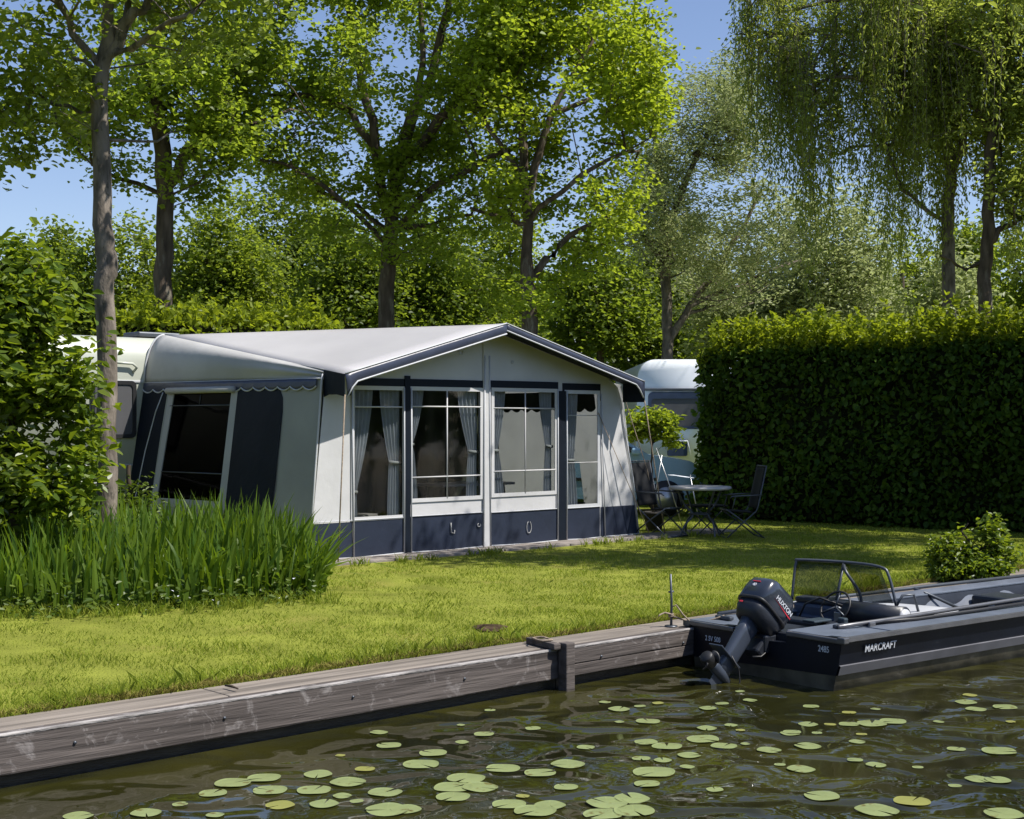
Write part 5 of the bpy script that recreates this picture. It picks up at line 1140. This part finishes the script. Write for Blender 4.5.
b = MB(); b.loft([sell(k, hf, hb, of, 4.4) for k, hf, hb, of in [(.030, .186, .139, .02), (.044, .189, .141, .02), (.052, .186, .138, .02)]]); part('cowl_seam', b, M['black'], om)
b = MB(); b.loft([sell(k, hf, hb, of, 2.8, 20) for k, hf, hb, of in [(-.56, .07, .020, .0), (-.48, .072, .034, -.005), (-.38, .070, .042, -.01), (-.2, .075, .050, -.015), (-.05, .09, .062, -.01)]]); part('leg', b, M['leg'], om)
b = MB(); b.box(O(-.06, 0, -.43), (.26, .13, .012), (Fw, MBq, K), .005); part('cavitation_plate', b, M['leg'], om)
b = MB(); b.tube([O(.12, 0, -.55), O(.09, 0, -.55), O(0, 0, -.55), O(-.10, 0, -.55), O(-.13, 0, -.55)], [.006, .030, .042, .042, .03], 16); gc = part('gearcase', b, M['leg'], om)
b = MB(); b.add([O(.07, .006, -.58), O(-.06, .006, -.58), O(-.06, .004, -.66), O(-.02, .004, -.665), O(.07, -.006, -.58), O(-.06, -.006, -.58), O(-.06, -.004, -.66), O(-.02, -.004, -.665)], [(0, 1, 2, 3), (7, 6, 5, 4), (0, 3, 7, 4), (1, 5, 6, 2), (3, 2, 6, 7)]); part('skeg', b, M['leg'], gc)
b = MB(); b.tube([O(-.12, 0, -.55), O(-.20, 0, -.55), O(-.215, 0, -.55)], [.044, .050, .044], 18)
for i in range(3):
    a0 = i * 2 * math.pi / 3 + .4
    def bl(u, v): 
        a = a0 + (u - .5) * 1.15 * (.5 + .6 * v); r_ = .03 + .055 * v * (1 - .35 * abs(2 * u - 1) ** 3); return O(-.17 + (u - .5) * .06, r_ * math.cos(a), -.55 + r_ * math.sin(a))
    b.grid(bl, 8, 6)
o = part('propeller', b, M['black'], om); o.modifiers.new('t', 'SOLIDIFY').thickness = .006
b = MB(); b.box(O(.15, 0, -.14), (.10, .17, .22), (Fw, MBq, K), .02); b.box(B(.02, BW / 2 + .02, .0), (.13, .2, .14), (BD, BQ, UP), .02); part('clamp_bracket', b, M['vinyl'], om)
b = MB(); b.tube([O(.10, -.08, -.02), O(.2, -.10, -.12), O(.16, -.09, -.25), O(.10, -.08, -.30)], .008, 6); b.tube([O(-.06, -.06, -.42), O(.05, -.075, -.45), O(.12, -.08, -.51), O(.13, -.08, -.60)], .006, 6); part('hose', b, M['black'], om)
side = -MBq
letters('lettering', 'HUXTON', .050, O(.055, -.1385, .125), Fw, K, M['letter'], cw, 1.0)
b = MB(); b.add([O(-.07, -.1385, .118), O(.14, -.1395, .104), O(.17, -.138, .106), O(.17, -.138, .114), O(-.01, -.1395, .116)], [(0, 1, 2, 3, 4)]); o = part('stripe', b, M['red'], cw); o.modifiers.new('t', 'SOLIDIFY').thickness = .002
letters('lettering', '40', .036, O(-.1675, .01, .135), -MBq, K, M['letter'], cw, 1.0)
b = MB(); b.box(O(-.164, .01, .18), (.004, .075, .008), (Fw, MBq, K), .001); b.box(O(-.160, .045, -.01), (.004, .030, .014), (Fw, MBq, K), .001); part('emblem_bar', b, M['red'], cw)
# mooring line boat to stake
ml = MB(); a_, c_ = sp + UP * .09, B(.18, BW - .2, ZG + .04)
ml.tube([a_ * (1 - f) + c_ * f - UP * .05 * math.sin(math.pi * f) for f in np.linspace(0, 1, 12)], .007, 6); tag(part('mooring_line', ml, M['rope']), 'slack mooring line from the iron stake to the boat stern', 'rope')

# ------------------------------------------------------------------ lily pads
PADS = [(233,784,36),(264,779,33),(270,791,34),(213,794,28),(280,806,30),(180,805,16),(146,814,30),(78,817,30),(215,816,18),(318,775,29),(314,791,34),(348,783,36),(324,805,30),(385,793,34),(387,811,44),(379,733,18),(389,746,25),(365,770,20),
 (421,765,36),(466,779,38),(453,788,38),(480,788,36),(453,798,34),(406,810,32),(509,805,34),(535,812,42),(550,806,32),(540,774,32),(568,765,34),(566,788,24),(503,769,34),(433,754,28),(484,735,20),(533,729,16),(462,743,14),(490,711,11),
 (619,710,22),(605,703,12),(640,707,12),(658,704,12),(648,722,24),(646,743,24),(667,747,30),(654,773,42),(647,785,26),(607,804,42),(632,799,36),(634,812,42),(603,815,40),(703,740,33),(689,756,24),(724,747,26),(707,729,20),(769,751,24),(790,734,20),(708,709,18),(722,704,14),(750,701,14),(740,692,10),
 (808,725,20),(872,724,30),(893,722,26),(808,747,27),(855,761,16),(876,766,20),(801,770,28),(822,797,36),(912,802,36),(877,811,44),(999,752,34),(978,780,26),(998,781,26),(1004,815,40),(966,703,22),(976,710,20),(1005,708,24),(970,696,14),(849,725,20),(830,725,12),(811,707,16),(849,713,14),(792,733,18)]
_r = random.Random(11)
while len(PADS) < 106:
    q = (_r.uniform(330, 1018), _r.uniform(700, 806)); lo_ = 742 - (q[0] - 330) * .155
    if q[1] < max(lo_, 703) or (q[0] < 480 and q[1] < 725): continue
    wd_ = _r.uniform(7, 14) * (1 + (q[1] - 700) / 160)
    if all(math.hypot(q[0] - p[0], (q[1] - p[1]) * 3) > (wd_ + p[2]) / 2 + 3 for p in PADS): PADS.append((q[0], q[1], wd_))
def zone(px, py):
    if px < 300: return 'from left, below the long quay beam'
    if px < 445: return 'from left, near the middle bottom edge'
    if px < 590: return 'from left, below the mooring pile'
    if px < 745: return 'from left, below the tilted motor'
    if px < 900: return 'from left, below the boat lettering'
    return 'from left, near the right edge'
ORD = ['first', 'second', 'third', 'fourth', 'fifth', 'sixth', 'seventh', 'eighth', 'ninth', 'tenth', 'eleventh', 'twelfth', 'thirteenth', 'fourteenth', 'fifteenth', 'sixteenth', 'seventeenth', 'eighteenth', 'nineteenth', 'twentieth', 'twenty-first', 'twenty-second', 'twenty-third', 'twenty-fourth', 'twenty-fifth', 'twenty-sixth']
seen = {}
rp = random.Random(4)
for px, py, wpx in sorted(PADS):
    c = G(px, py, ZW); rad = wpx * c.y / F / 2; old = rp.random() < (.06 if wpx > 15 else .3)
    zn = zone(px, py); size = 'large' if wpx >= 30 else 'medium' if wpx >= 20 else 'small'
    key = (zn, size, old); seen[key] = seen.get(key, 0) + 1
    an = rp.uniform(0, 6.28); N_ = 30; vs = []; hgt = rp.uniform(.004, .007)
    tl = Vector((rp.uniform(-.012, .012), rp.uniform(-.012, .012)))
    gap = rp.uniform(.05, .16)
    for rr, zz in ((.0, .0), (.5, .001), (.85, .001), (1.0, .003)):
        for i in range(N_):
            a = an + gap + (2 * math.pi - 2 * gap) * i / (N_ - 1); wv = 1 + .025 * math.sin(2 * a + px) + .012 * math.sin(5 * a + py)
            x, y = rad * rr * wv * math.cos(a), rad * rr * wv * math.sin(a) * 1.0
            vs.append(Vector((x, y, hgt + zz * (1 + math.sin(3 * a + px)) * rad / .13 + tl.x * x + tl.y * y)))
    b = MB(); b.add(vs, [(r_ * N_ + i, r_ * N_ + i + 1, (r_ + 1) * N_ + i + 1, (r_ + 1) * N_ + i) for r_ in range(3) for i in range(N_ - 1)], True)
    me = bpy.data.meshes.new('lily_pad'); me.from_pydata([tuple(v) for v in b.v], [], b.f); me.materials.append(M['padold' if old else 'pad'])
    o = link('lily_pad', me); o.location = c
    n_ = seen[key]; tag(o, '%s %s%s lily pad %s' % (ORD[min(n_ - 1, 25)], size, ' yellowing' if old else ' green', zn), 'lily pad', 'lily pads on the canal')
